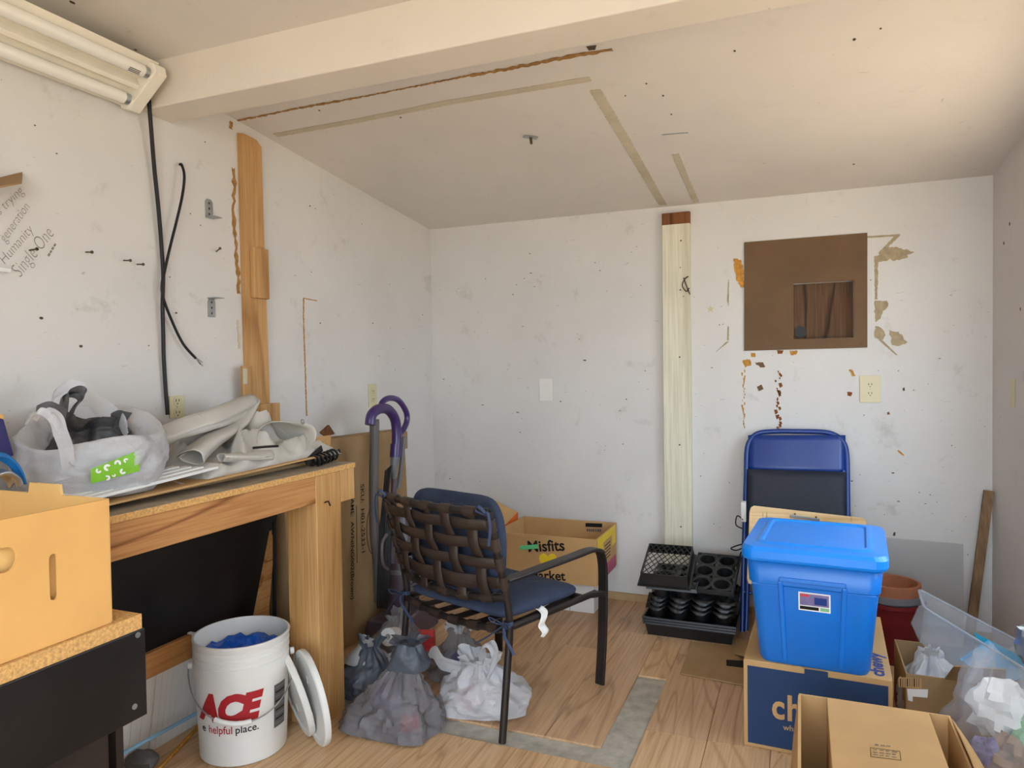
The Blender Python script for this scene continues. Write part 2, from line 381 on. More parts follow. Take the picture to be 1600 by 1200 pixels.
# baseboard strip along the back wall
bb = struct(MB().box((XL+.0,YB-.012,0.009),(XR,YB,.045)).build('baseboard_back', plain('baseboard_tan', (178,148,106), .7)))
# ------------------------------------------------------------------ laminate boards (each a piece of the floor)
rnd = random.Random(4)
def lamboard(x0, x1, y0, y1, mat, z=.009):
    o = MB().box((x0+.0006,y0+.0006,.0005),(x1-.0006,y1-.0006,z)).build('laminate_plank', mat, floor, bevel=.0008, seg=1); return o
# back-left field, edge of missing strip at x=-.585, front edge at y=2.13
xs = [-1.915,-1.72,-1.53,-1.34,-1.15,-.96,-.77,-.585]
for i in range(len(xs)-1):
    cut = 2.55+((i*37) % 7)*.11
    lamboard(xs[i], xs[i+1], 2.135 if xs[i] > -1.4 else 2.135, cut, M['lam']); lamboard(xs[i], xs[i+1], cut, YB-.013, M['lam'])
# short board closing the end of the gap
lamboard(-.585,-.475,2.69,3.06,M['lam2']); lamboard(-.585,-.475,3.06,YB-.013,M['lam'])
# right field
xs = [-.475,-.28,-.09,.10,.29,.48,.742]
for i in range(len(xs)-1):
    lamboard(xs[i], xs[i+1], 2.29, 2.95+(i % 3)*.17, M['lam']); lamboard(xs[i], xs[i+1], 2.95+(i % 3)*.17, YB-.013, M['lam'])
    lamboard(xs[i], xs[i+1], 1.2+(i % 2)*.2, 2.29, M['lam2']); lamboard(xs[i], xs[i+1], YF+.01, 1.2+(i % 2)*.2, M['lam2'])
# front-left field, its far edge runs at y=2.03
xs = [-1.915,-1.74,-1.55,-1.36,-1.17,-.98,-.79,-.60,-.475]
for i in range(len(xs)-1):
    cut = 1.1+((i*53) % 5)*.13
    lamboard(xs[i], xs[i+1], cut, 2.035, M['lam2']); lamboard(xs[i], xs[i+1], YF+.01, cut, M['lam2'])

# ------------------------------------------------------------------ wear on walls and ceiling
def strip(parent, pts, w, mat, fn, nrm, jag=0, seed=0, name='stain', lift=.0012):
    P = [fn(*p) for p in pts]; n = Vector(nrm); A = []; B = []
    for i, p in enumerate(P):
        d = P[min(i+1, len(P)-1)]-P[max(i-1, 0)]; sd = d.cross(n).normalized()*w/2
        A.append(p+sd); B.append(p-sd)
    return decal(A+B[::-1], mat, parent, nrm, lift, name, jag, seed)
# brown adhesive line behind the beam, with its torn tail on the left wall
strip(ceiling, [(362,190),(480,166),(560,152)], .010, M['glue'], once, NC, .004, 1, 'adhesive_line')
strip(ceiling, [(560,152),(640,136),(735,117)], .007, M['glue'], once, NC, .003, 2, 'adhesive_line')
strip(ceiling, [(735,118),(830,100),(900,86),(957,77)], .015, M['glue'], once, NC, .005, 3, 'adhesive_line')
strip(ceiling, [(430,211),(560,188),(700,160),(922,123)], .03, M['putty'], once, NC, .002, 4, 'putty_streak')
strip(ceiling, [(930,140),(975,215),(1036,320)], .035, M['putty'], once, NC, .003, 5, 'putty_streak')
strip(ceiling, [(1055,240),(1070,275),(1088,316)], .025, M['putty'], once, NC, .003, 6, 'putty_streak')
strip(ceiling, [(1034,210),(1075,207)], .008, M['metal'], once, NC, .002, 7, 'foil_scrap')
decal([once(916,72), once(932,70), once(930,77), once(920,78)], M['nail'], ceiling, NC, name='dark_hole')
for i, (x, y, r) in enumerate([(1335,61,4),(1376,44,2.5),(1334,256,4),(113,3,5),(212,77,3),(1036,149,3),(1049,178,3),(977,149,2.5),(626,183,3),(499,172,3),(1148,79,3),(1010,130,3)]):
    k = .0022*r/2
    p = once(x, y); decal([p+Vector((math.cos(a)*k, math.sin(a)*k*1.5, -math.sin(a)*k*.15)) for a in [j*1.05 for j in range(6)]], M['nail'], ceiling, NC, name='nail_hole')
# left wall: torn drywall edge beside the stud, scars
strip(wall_left, [(361,190),(360,202)], .014, M['glue'], LW, NX, .003, 8, 'torn_edge')
strip(wall_left, [(364,262),(366,300),(364,335),(368,380),(371,420),(373,460)], .016, M['glue'], LW, NX, .007, 9, 'torn_edge')
strip(wall_left, [(371,500),(374,545)], .010, M['putty'], LW, NX, .003, 10, 'torn_edge')
strip(wall_left, [(474,466),(474,500),(476,560),(479,650)], .006, M['rust'], LW, NX, .002, 11, 'torn_edge')
strip(wall_left, [(474,466),(495,470)], .004, M['rust'], LW, NX, .001, 12, 'torn_edge')
for x, y, w in [(64,497,4),(126,541,4),(232,540,2),(54,196,2),(88,240,2),(320,222,2),(313,352,2),(297,334,2),(484,322,3),(492,326,2),(565,350,2),(500,505,3),(582,505,3),(486,425,2),(265,433,2),(275,489,3),(630,545,2),(617,578,2),(592,556,2),(660,492,3)]:
    p = LW(x, y); k = .0010*w; decal([p+Vector((0, math.cos(a)*k*1.4, math.sin(a)*k)) for a in [j*1.05 for j in range(6)]], M['nail'], wall_left, NX, name='nail_hole')
# handwriting in pencil
def write(s, a, b, bold=-.02, hs=1.):
    pa, pb = LW(*a), LW(*b); lettering(s, pa, pb, NX.cross(pb-pa), M['pencil'], wall_left, bold, .18, hs, name='handwriting')
write('r', (-4,312), (3,299)); write('as trying', (-6,342), (38,300)); write('generation', (8,380), (47,324), -.02, 1.15); write('Humanity', (8,413), (53,360), -.02, 1.1)
write('Single One', (32,434), (85,366), -.02, 1.35); dashes(LW(75,400), LW(87,380), .006, 4, M['pencil'], wall_left, NX, 'faded_writing')
# back wall: scars round the hatch board
def bwd(pts, mat, jag=.004, seed=0, name='stain'): return decal([BW(*p) for p in pts], mat, wall_back, NY, .0012, name, jag, seed)
bwd([(1368,402),(1388,386),(1400,386),(1429,394),(1417,398),(1419,402),(1396,408),(1392,405),(1372,411)], M['torn'], .003, 1, 'torn_paper')
bwd([(1366,400),(1372,400),(1371,468),(1367,468)], M['torn'], .002, 2, 'torn_paper')
bwd([(1367,470),(1385,470),(1388,478),(1380,486),(1376,498),(1367,503)], M['torn'], .004, 3, 'torn_paper')
bwd([(1367,510),(1376,512),(1384,524),(1380,531),(1367,528)], M['torn'], .004, 4, 'torn_paper')
bwd([(1389,516),(1404,518),(1418,535),(1402,541),(1394,539)], M['torn'], .004, 5, 'torn_paper')
bwd([(1355,369),(1406,366),(1405,369),(1355,372)], M['torn'], .001, 6, 'torn_paper'); bwd([(1400,366),(1407,367),(1376,398),(1372,396)], M['torn'], .002, 7, 'torn_paper')
bwd([(1372,530),(1375,528),(1403,555),(1400,555)], M['torn'], .001, 8, 'torn_paper')
bwd([(1146,404),(1158,406),(1162,424),(1162,450),(1157,449),(1150,435)], M['rust'], .004, 9, 'foam_stain')
bwd([(1160,563),(1172,561),(1174,570),(1164,575)], M['rust'], .003, 10, 'foam_stain'); bwd([(1178,566),(1192,566),(1196,573),(1188,574)], M['hatch'], .003, 11, 'paint_chip')
bwd([(1173,551),(1180,552),(1181,558),(1174,558)], M['rust'], .002, 12, 'foam_stain'); bwd([(1234,548),(1246,548),(1244,554),(1236,555)], M['rust'], .003, 13, 'foam_stain'); bwd([(1214,547),(1224,547),(1222,553),(1215,553)], M['rustd'], .003, 14, 'rust_stain')
bwd([(1326,578),(1331,577),(1337,587),(1332,588)], M['rust'], .002, 15, 'foam_stain'); bwd([(1324,612),(1332,613),(1330,619),(1324,618)], M['rustd'], .002, 16, 'rust_stain')
bwd([(1183,604),(1190,601),(1193,608),(1185,611)], M['hatch'], .003, 18, 'paint_chip'); bwd([(1401,704),(1404,703),(1413,711),(1410,712)], M['rust'], .001, 19, 'paint_chip'); bwd([(1386,644),(1390,643),(1390,648),(1386,648)], M['rustd'], .002, 20, 'rust_stain')
rr = random.Random(7)
for i in range(22):                           # drip trail of rust spots
    x = 1217+rr.gauss(0, 3); y = 580+i*4.2+rr.uniform(-2, 2); k = rr.uniform(1.2, 3.6)
    bwd([(x-k,y-k*.8),(x+k*.4,y-k),(x+k,y+k*.5),(x-k*.3,y+k*1.4)], M['rustd'], 0, i, 'rust_stain')
for i in range(20):
    x = 1162+rr.gauss(0, 1.2); y = 580+i*4.6; k = rr.uniform(.6, 1.6); bwd([(x-k,y-k*2),(x+k,y-k*2),(x+k*.6,y+k*2),(x-k*.5,y+k*2)], M['rust'], 0, i, 'rust_stain')
bwd([(1138,437),(1139,437),(1139,478),(1136,470)], M['torn'], .001, 21, 'torn_paper'); bwd([(1137,510),(1139,510),(1139,532),(1136,532)], M['torn'], .001, 22, 'torn_paper'); bwd([(1136,533),(1139,534),(1120,549),(1118,550)], M['torn'], .001, 23, 'torn_paper')
cx, cy_ = 1110, 483                               # star sticker
bwd([(cx+(6.5 if k % 2 == 0 else 2.6)*math.sin(k*math.pi/5), cy_-(6.5 if k % 2 == 0 else 2.6)*math.cos(k*math.pi/5)) for k in range(10)], M['star'], 0, 0, 'star_sticker')
for i in range(150):                               # pin holes and specks
    x, y = rr.uniform(690, 1545), rr.uniform(385, 880); k = rr.choice([.4,.5,.6,.8,1.])
    if 1030 < x < 1085 or 1160 < x < 1358 and 364 < y < 550: continue
    w = rr.choice([1,1,2.2]); bwd([(x-k*w,y-k),(x+k*w,y-k*.8),(x+k*w*.8,y+k),(x-k*w,y+k*.7)], M['pencil'] if i % 6 else M['nail'], 0, i, 'speck')
bwd([(1410,607),(1413,605),(1414,610),(1411,611)], M['nail'], 0, 0, 'nail_hole'); bwd([(1396,832),(1399,831),(1399,837),(1395,837)], M['nail'], 0, 0, 'nail_hole')
for x, y in [(1578,350),(1569,380),(1595,483)]:
    d = ray(x, y); p = C0 + d*(XR/d.x); decal([p+Vector((0, math.cos(a)*.006, math.sin(a)*.007)) for a in [j*1.05 for j in range(6)]], M['nail'], wall_right, -NX, name='nail_hole')
d = [C0+ray(*q)*(XR/ray(*q).x) for q in ((1580,592),(1587,592),(1586,637),(1579,636))]
decal(d, M['plate'], wall_right, -NX, name='masking_tape')

# ================================================================== FIXED THINGS ON THE WALLS
# fluorescent fixture, tilted in the angle of left wall and ceiling
t = thing('fluorescent_fixture', 'white two-tube fluorescent strip light fixed where left wall meets ceiling', 'light fixture', (-1.88,1.1,2.02))
YE = 1.60; ya = -.1
lo = Vector((XL+.006, 0, 2.013)); hi = Vector((-1.775, 0, 2.125)); ax = (hi-lo).normalized(); nr = Vector((ax.z, 0, -ax.x))   # cross-section axis and face normal (down-right)
wid = (hi-lo).length
def fx(a, n, y): p = lo+ax*a+nr*n; return Vector((p.x, y, p.z))
m = MB(); m.pts([fx(a, n, y) for y in (ya, YE) for a, n in ((-.0,.004),(wid,.004),(wid*.86,-.035),(wid*.25,-.035))], [(0,1,2,3),(4,7,6,5),(0,4,5,1),(1,5,6,2),(2,6,7,3),(3,7,4,0)])
m.build('reflector', M['whitem'], t, bevel=.002)
m = MB(); m.pts([fx(a, n, y) for y in (YE-.03, YE+.012) for a, n in ((.012,-.002),(wid*.93,-.002),(wid*1.0,.02),(wid*.93,.045),(.10*wid,.045),(.0,.02))], [(0,1,2,3,4,5)[::-1],(6,7,8,9,10,11)]+[(i,(i+1) % 6,(i+1) % 6+6,i+6) for i in range(6)])
m.build('end_cap', M['whitem'], t, bevel=.003)
m = MB(); m.pts([fx(a, n, y) for y in (ya, YE-.03) for a, n in ((wid*.42,.004),(wid*.58,.004),(wid*.54,.03),(wid*.46,.03))], [(0,1,2,3),(4,7,6,5),(0,4,5,1),(1,5,6,2),(2,6,7,3),(3,7,4,0)])
m.build('ballast_cover', M['whitem'], t, bevel=.002)
for a in (.22, .80):
    o = MB().tube([fx(wid*a,.024,ya), fx(wid*a,.024,YE-.05)], .0185, 20).build('fluorescent_tube', M['tube'], t, smooth=40)
    MB().tube([fx(wid*a,.024,YE-.05), fx(wid*a,.024,YE-.032)], .0165, 20).build('tube_end_cap', M['metal'], o, smooth=40)
    MB().obox(fx(wid*a,.022,YE-.027), ax*.014, nr*.02, Vector((0,.006,0))).build('lamp_holder', M['whitem'], t, bevel=.002)
p0 = fx(wid*.80,.0428,YE-.11)
for k in range(3): MB().obox(fx(wid*.80+.004-.005*k,.0428,YE-.085), ax*.0012, nr*.0005, Vector((0,.018,0))).build('printed_mark', M['inkgrey'], t)
# black power cord from fixture to outlet; short cut cable
pth = [LW(232,150,.05), LW(236,200,.03), LW(241,262,.02), LW(247,320,.018), LW(252,380,.016), LW(255,430,.016), LW(254,475,.02), LW(255,520,.016), LW(256,560,.014), LW(259,610,.012), LW(262,648,.014)]
tag(MB().tube(bez(pth, 6), .0062, 8).build('power_cord', M['blk'], smooth=60), 'long black power cord hanging from the strip light down to the bench', 'cord')
t = thing('cut_cable', 'short black cable curling out of a wall hole with bare wire ends', 'cable', LW(283,259))
pth = [LW(281,257,.0), LW(284,258,.02), LW(288,275,.035), LW(285,305,.035), LW(276,345,.03), LW(266,385,.028), LW(257,425,.028), LW(253,445,.03), LW(255,465,.03), LW(268,500,.02), LW(286,537,.02), LW(306,560,.03)]
MB().tube(bez(pth, 6), .0045, 8).build('cable_sheath', M['blk'], t, smooth=60)
for q in ((316,566),(317,572),(313,570)): MB().tube([LW(305,558,.03), LW(*q,.03)], .0016, 6).build('bare_wire', M['metal'], t)
# pine stud on the left wall with its blocks
t = thing('wall_stud', 'bare pine stud nailed upright to the left wall behind the grey tarp', 'wooden post', LW(400,655))
a, b = LW(373,215), LW(405,222); y0, y1 = a.y+.0, b.y-.004
ZB = .87
m = MB(); m.pts([(XL,y0,ZB),(XL,y1,ZB),(XL,y1-.012,2.065),(XL,y0-.01,2.075),(XL+.032,y0,ZB),(XL+.032,y1,ZB),(XL+.032,y1-.02,2.045),(XL+.032,y1-.045,2.065),(XL+.032,y0-.01,2.07)],
    [(0,1,2,3),(4,8,7,6,5),(0,4,5,1),(1,5,6,2),(2,6,7,3),(3,7,8),(3,8,4,0)]); m.build('stud', M['stud'], t, bevel=.002)
def lblock(px0, py0, px1, py1, off, th, mat, nm):
    p, q = LW(px0,py0,off), LW(px1,py1,off); return MB().box((XL+off-.0,min(p.y,q.y),min(p.z,q.z)),(XL+off+th,max(p.y,q.y),max(p.z,q.z))).build(nm, mat, t, bevel=.002)
lblock(390,386,415,468,.032,.02,M['stud'],'nailed_block'); o = lblock(375,572,390,625,.032,.015,M['stud'],'hinge_block'); lblock(379,576,386,600,.047,.004,M['putty'],'caulk_smear'); lblock(393,632,430,660,.034,.025,M['stud'],'nailed_block')
# painted stud on the back wall
t = thing('painted_wall_stud', 'cream painted stud fixed upright to the back wall behind black trays', 'wooden post', BW(1058,840))
a, b = BW(1036,344), BW(1079,344); ztop = BW(1057,334).z; zraw = BW(1057,352).z
MB().box((a.x,YB-.034,.05),(b.x,YB,zraw)).build('painted_length', M['paintstud'], t, bevel=.002)
MB().box((a.x,YB-.034,zraw),(b.x,YB,ztop)).build('bare_brown_end', M['rawtop'], t, bevel=.001)
for x, y, r in [(1064,376,3),(1063,453,2.5),(1062,558,3),(1068,463,2),(1062,695,3),(1064,823,3),(1063,418,2)]:
    p = BW(x,y,.035); MB().tube([p, p+Vector((0,-.0015,0))], .0022*r/1.6, 8).build('screw_head', M['nail'], t)
hk = bez([BW(1075,432,.034), BW(1070,436,.055), BW(1066,446,.06), BW(1072,455,.058), BW(1077,450,.05)], 5); MB().tube(hk, .003, 6).build('wire_hook', M['nail'], t, smooth=60)
MB().tube([BW(1068,434,.036), BW(1078,460,.04)], .003, 6).build('wire_hook', M['nail'], t)
# brown hatch board with a square opening, dark plywood behind
t = thing('hatch_board', 'brown hardboard panel on back wall with square opening to dark plywood', 'wall panel', BW(1260,546))
A = BW(1163,548); ux, uz = Vector((1,0,0)), Vector((0,0,1))
def hb(x, y): p = BW(x, y); return (p.x-A.x, p.z-A.z)
MB().panel(Vector((A.x,YB-.0005,A.z)), ux, uz, [hb(1163,548),hb(1355,543),hb(1355,364),hb(1163,379)], [[hb(1240,530),hb(1334,527),hb(1334,438),hb(1240,443)]], .008).build('hardboard', M['hatch'], t, bevel=.001, seg=1)
MB().box((h0.x-.0,YB+.055,h0.z),(h1.x,YB+.065,h1.z)).build('plywood_back', M['ply'], t)
p = Vector((h0.x+.03, YB+.053, h0.z+.035)); MB().tube([p, p+Vector((.0,-.012,0))], .026, 20).build('pipe_stub', M['blk'], t, smooth=40)
p = Vector(((h0.x+h1.x)/2, YB+.054, h0.z+.21)); MB().tube([p, p+Vector((0,-.002,0))], .008, 10).build('knot', M['nail'], t)
for x, y in [(1170,540),(1345,538),(1205,540),(1232,490),(1306,433)]: q = BW(x,y,.008); MB().tube([q, q+Vector((0,-.0015,0))], .0035, 8).build('screw_head', M['nail'], t)
# electrical plates
def outlet(name, label, P0, P1, n, duplex=True, mat=None):
    u = Vector((0,0,1)); w = u.cross(n) ; c = (P0+P1)/2
    hw = abs((P1-P0).dot(w))/2; hh = abs(P1.z-P0.z)/2
    o = thing(name, label, 'outlet' if duplex else 'wall plate', c-u*hh)
    MB().obox(c+n*.0025, w*hw, u*hh, n*.0025).build('cover_plate', mat or M['plate'], o, bevel=.0018)
    if duplex:
        for s in (-1, 1):
            q = c+u*s*.0195+n*.005; k = MB().tube([q-n*.001, q+n*.0022], .0165, 20).build('receptacle', mat or M['plate'], o, smooth=40)
            for e in (-1, 1): MB().obox(q+n*.0022+w*e*.0062+u*.002, w*.0013, u*.0042, n*.0006).build('slot', M['plated'], k)
            MB().obox(q+n*.0022-u*.0085, w*.002, u*.002, n*.0006).build('slot', M['plated'], k)
        MB().tube([c+n*.0045, c+n*.0058], .0028, 8).build('screw', M['metal'], o)
    return o
outlet('outlet', 'ivory duplex outlet on the back wall above the blue folding chair', BW(1343,587), BW(1376,629), NY)
outlet('outlet', 'ivory outlet on the left wall half hidden by the grey tarp', LW(263,619), LW(287,652), NX)
outlet('outlet', 'ivory outlet on the left wall above the purple vacuum handle', LW(575,600), LW(588,635), NX)
outlet('blank_plate', 'blank white cover plate on the back wall', BW(843,592), BW(863,627), NY, False, M['white'])
# angle brackets and screws on the left wall
def bracket(pc, label, flip):
    o = thing('angle_bracket', label, 'bracket', LW(*pc)); c = LW(*pc); s = -1 if flip else 1
    m = MB(); m.panel(Vector((XL,c.y-.017,c.z-.033)), (0,1,0), (0,0,1), [(0,.0),(.034,.0),(.034,.055),(.026,.066),(.008,.066),(0,.055)], [[(.017+.004*math.cos(a), zz+.004*math.sin(a)) for a in [k*math.pi/4 for k in range(8)]] for zz in (.014,.033,.052)], .003)
    m.build('bracket_plate', M['metal'], o)
    for zz in (.014,.033,.052): q = Vector((XL+.0008,c.y,c.z-.033+zz)); MB().tube([q, q+Vector((.0008,0,0))], .0045, 10).build('bolt_hole', M['blk'], o)
    z = c.z-.033*s; MB().box((XL,c.y-.017,z-.0015),(XL+.045,c.y+.017,z+.0015)).build('bracket_leg', M['metal'], o)
bracket((326,326), 'upper steel angle bracket screwed to left wall beside black cable', False)
bracket((330,481), 'lower steel angle bracket screwed to left wall beside black cable', True)
for a, b, lab in [((46,391),(58,389),'rusty screw among the pencilled words on the left wall'),((134,394),(144,394),'lone rusty screw between the pencilled words and the paired screws'),((193,407),(204,407),'rusty screw of the wall pair, farther from the black cord'),((214,413),(224,413),'rusty screw of the wall pair, closer to the black cord'),((338,393),(344,388),'rusty screw between the two steel angle brackets')]:
    p = LW(*a); q = LW(*b,.035); m = MB().tube([p, q], .0022, 6).tube([q-(q-p).normalized()*.002, q], .0048, 8)
    tag(m.build('screw', M['nail']), lab, 'screw', 'screws in the left wall')
# ceiling bracket
c = once(829,213); t = thing('ceiling_clip', 'small steel clip screwed to the sloping ceiling', 'bracket', c)
MB().obox(c+NC*.004, Vector((.028,.02,-.002))*.8, Vector((-.006,.009,-.001)), NC*.0015).build('clip_plate', M['metal'], t)
MB().tube([c+NC*.004, c+NC*.03+Vector((.004,0,0))], .005, 8).build('clip_stem', M['nail'], t)
# cardboard shelf scrap and white scrap stuck on the left wall edge
a, b = LW(-40,296), LW(34,268); m = MB(); m.pts([LW(-40,288,.0),LW(35,270,.0),LW(34,286,.10),LW(-40,300,.10)], [(0,1,2,3)])
tag(m.build('cardboard_scrap', M['cardD'], solid=.004), 'folded cardboard ledge stuck on left wall above the handwriting', 'cardboard')
p = LW(-20,419); q = LW(10,427); tag(MB().box((XL,p.y,q.z),(XL+.02,q.y,p.z+.004)).build('white_block', M['white'], bevel=.002), 'small white block on the left wall below the handwriting', 'block')

# ================================================================== WORKBENCH AND LEFT SIDE
BZ = .868; BX = -1.478; BY0, BY1 = 1.115, 2.14
t = thing('workbench', 'rough timber workbench along the left wall, littered with bags and tarp', 'workbench', (-1.7,1.6,0))
MB().box((XL+.004,BY0,BZ-.019),(BX,BY1,BZ-.001)).build('bench_top', M['particle'], t, bevel=.0015)
MB().box((XL+.004,BY0+.002,BZ-.001),(BX-.002,BY1-.002,BZ)).build('dusty_surface', M['dust'], t)
MB().box((BX-.040,BY0,BZ-.108),(BX-.004,BY1-.215,BZ-.0195)).build('front_rail', M['rail'], t, bevel=.002)
y = onx(497,900,BX).y
MB().box((BX-.041,y,.010),(BX-.001,y+.135,BZ-.0195)).build('leg', M['leg'], t, bevel=.002)
MB().box((BX-.125,y+.005,.010),(BX-.043,y+.055,BZ-.0195)).build('leg', M['leg'], t, bevel=.002)
MB().box((BX-.041,y+.1365,BZ-.13),(BX-.006,BY1,BZ-.0195)).build('end_block', M['leg'], t, bevel=.002)
MB().box((XL+.006,BY0+.01,.010),(XL+.045,BY0+.05,BZ-.0195)).build('leg', M['leg'], t); MB().box((XL+.006,BY1-.06,BZ-.1),(BX-.13,BY1-.02,BZ-.0195)).build('end_rail', M['leg'], t)
hk = [onx(508,785,BX+.001), onx(513,783,BX+.016), onx(516,790,BX+.018)]; MB().tube(hk, .003, 6).build('bent_nail', M['blk'], t)
# under the bench
q = [(185,880),(425,800),(396,985),(230,1012)]
m = MB(); P = [onx(425,805,-1.86), onx(400,985,-1.86)]
m.pts([(-1.865,1.15,.34),(-1.865,P[1].y,.265),(-1.845,P[0].y+.02,.70),(-1.845,P[0].y+.03,.735),(-1.845,1.15,.735)], [(0,1,2,3,4)])
tag(m.build('black_panel', M['black'], solid=.012), 'large black panel standing under the workbench behind the bucket', 'panel')
a, b = onx(232,1012,-1.84), onx(297,1022,-1.84)
t = thing('low_rail', 'short length of wood under the bench above the white foam boards', 'wood plank', (-1.85,1.5,.27))
MB().box((-1.85,1.15,.272),(-1.83,b.y,.348)).build('plank', M['rail'], t, bevel=.002); MB().box((-1.85,b.y,.268),(-1.828,b.y+.012,.352)).build('end_trim', M['foam'], t)
ys = onx(237,1100,-1.875).y; ye = onx(312,1080,-1.875).y
for (y0, y1, lab) in ((1.15, ys-.002, 'white foam board at the wall base beside the black cabinet'), (ys+.002, ye+.06, 'white foam board at the wall base behind the bucket')):
    m = MB(); m.pts([(-1.905,y0,.01),(-1.905,y1,.01),(-1.862,y1,.265),(-1.862,y0,.265)], [(0,1,2,3)]); o = m.build('foam_board', M['foam'], solid=.022, bevel=.002); tag(o, lab, 'foam board')
    for k in range(1, 12):
        f = k/12; yy = y0+(y1-y0)*f; MB().bar((-1.8925,yy,.012),(-1.8495,yy,.263),.0012,.0012).build('score_line', M['white'], o)
tag(MB().tube([onx(150,1200,-1.80), onx(310,1113,-1.83), onx(345,1094,-1.84)], .006, 8).build('blue_tube', M['cyan'], smooth=60), 'thin pale blue tube lying against the white foam boards', 'tube')
tag(MB().tube([onz(240,1210,.016), onz(312,1133,.016)], .006, 6).build('yellow_strip', M['rust']), 'thin yellowish wooden strip on floor beside the white bucket', 'strip')
m = MB(); rb = random.Random(3); c = onz(222,1188,.03)
V, F = [], []
m.grid(lambda u, v: c+Vector(((.055+.02*N((u*5,v*3,1)))*math.sin(v*math.pi)*math.cos(u*6.283), (.04)*math.sin(v*math.pi)*math.sin(u*6.283), -.028*math.cos(v*math.pi)+.01*N((u*4,v*4,2)))), 14, 8, True)
tag(m.build('stone', M['inkgrey'], smooth=30), 'grey stone on the floor at the foot of the foam boards', 'stone')
# black cabinet
t = thing('low_cabinet', 'low cabinet of particle board with black screwed front boards', 'cabinet', (-1.55,.7,0))
CX = -1.30; CYE = onx(222,970,CX).y
MB().box((-1.90,.15,.655),(CX+.0,CYE,.687)).build('top_board', M['particle'], t, bevel=.001)
MB().box((CX-.012,.15,.470),(CX+.004,CYE+.004,.656)).build('front_board', M['black'], t, bevel=.002)
for px, py in ((215,992),(210,1104)): p = onx(px,py,CX+.004); MB().tube([p, p+Vector((.002,0,0))], .006, 10).build('screw_head', M['metal'], t, smooth=40)
ylow = onx(170,1170,CX-.014).y
MB().box((CX-.03,.15,.010),(CX-.014,ylow,.50)).build('lower_board', M['darkbrown'], t, bevel=.002)
MB().box((-1.90,CYE-.03,.010),(CX-.05,CYE-.012,.655)).build('side_board', M['darkbrown'], t); MB().box((-1.90,.15,.010),(-1.88,CYE-.031,.655)).build('back_board', M['darkbrown'], t)
# cardboard box on the cabinet
t = thing('tray_box', 'bright kraft cardboard tray box with slots, standing on the black cabinet', 'box', (-1.55,.75,.688))
KX, KY1, KY0, KZ0, KZ1, KXB = -1.315, 1.028, .42, .688, .942, -1.80
def slot(cy, cz, w, h, n=8):
    r = w/2; out = []
    for k in range(n+1): a = math.pi*k/n; out.append((cy+r*math.cos(a), cz+h/2-r+r*math.sin(a)))
    for k in range(n+1): a = math.pi+math.pi*k/n; out.append((cy+r*math.cos(a), cz-h/2+r+r*math.sin(a)))
    return out
s1 = onx(81,901,KX); s2 = onx(3,875,KX)
MB().panel(Vector((KX,KY0,KZ0)), (0,1,0), (0,0,1), [(0,0),(KY1-KY0,0),(KY1-KY0,KZ1-KZ0),(0,KZ1-KZ0)],
           [slot(s1.y-KY0, s1.z-KZ0, .016, .088), [(s2.y-KY0+.023*math.cos(a), s2.z-KZ0+.023*math.sin(a)) for a in [k*math.pi/8 for k in range(16)]]], .005).build('front_side', M['cardB'], t)
MB().box((KX-.012,KY0,KZ0),(KX-.0095,KY1,KZ1-.01)).build('inner_ply', M['cardI'], t)
wX = KX-KXB; tb0 = KX-ony(93,770,KY1).x; tb1 = KX-ony(46,768,KY1).x
MB().panel(Vector((KX,KY1,KZ0)), (-1,0,0), (0,0,1), [(0,0),(wX,0),(wX,KZ1-KZ0),(tb1+.004,KZ1-KZ0),(tb1,KZ1-KZ0+.022),(tb0,KZ1-KZ0+.022),(tb0-.004,KZ1-KZ0),(0,KZ1-KZ0)], (), .006).build('end_side', M['cardI'], t)
MB().box((KXB,KY0,KZ0),(KXB+.005,KY1-.006,KZ1)).build('back_side', M['cardI'], t); MB().box((KXB,KY0,KZ0),(KX-.013,KY0+.005,KZ1)).build('end_side', M['cardI'], t); MB().box((KXB+.006,KY0+.006,KZ0),(KX-.013,KY1-.007,KZ0+.004)).build('bottom', M['cardI'], t)

# ------------------------------------------------------------------ on the bench
def sheetbox(name, label, cat, quad, mat, th):
    m = MB(); m.pts(quad, [(0,1,2,3)]); return tag(m.build(name, mat, solid=th, bevel=.0015, seg=1), label, cat)
Z1 = BZ+.006
tag(MB().box((-1.90,1.20,BZ+.0005),(-1.60,2.05,BZ+.012)).build('flat_cardboard', M['cardD'], bevel=.002), 'lower flattened carton lying directly on the workbench top', 'cardboard')
a = onx(180,800,-1.525); b = onx(512,714,-1.555)
o = sheetbox('flat_cardboard', 'long flattened carton with a pale label, lying uppermost on the workbench', 'cardboard', [(-1.525,1.13,.884),(-1.548,2.09,.900),(-1.89,2.09,.898),(-1.89,1.13,.886)], M['card'], .006)
q = [onz(x, y, .891) for x, y in ((270,753),(300,747),(313,752),(283,757))]; decal(q, M['paper'], o, NZ, .0006, 'paper_label')
q = [onz(x, y, .892) for x, y in ((312,744),(360,732),(392,736),(345,748))]; decal(q, M['cardI'], o, NZ, .0004, 'printed_panel')
for k in range(3): dashes(onz(328+9*k,741-1.5*k,.8935), onz(352+9*k,745-2.5*k,.8935), .004, 4, M['inkgrey'], o, NZ, seed=k)
for k in range(4):                                  # white trim strips
    x = -1.55-.0245*k; off = [0,-.03,-.05,-.07][k]
    a, b = Vector((x,1.14,.903+.0022*k)), Vector((x-.02,1.575+off,.922+.0022*k))
    tag(MB().bar(a, b, .026, .008).build('trim_strip', M['foam'], bevel=.0015), ('cream moulding strip nearest the bench edge, longest of its bundle','cream moulding strip second from the bench edge in its bundle','cream moulding strip third from the bench edge in its bundle','cream moulding strip touching the white shopping bag, shortest of its bundle')[k], 'trim strip', 'moulding strips on the bench')
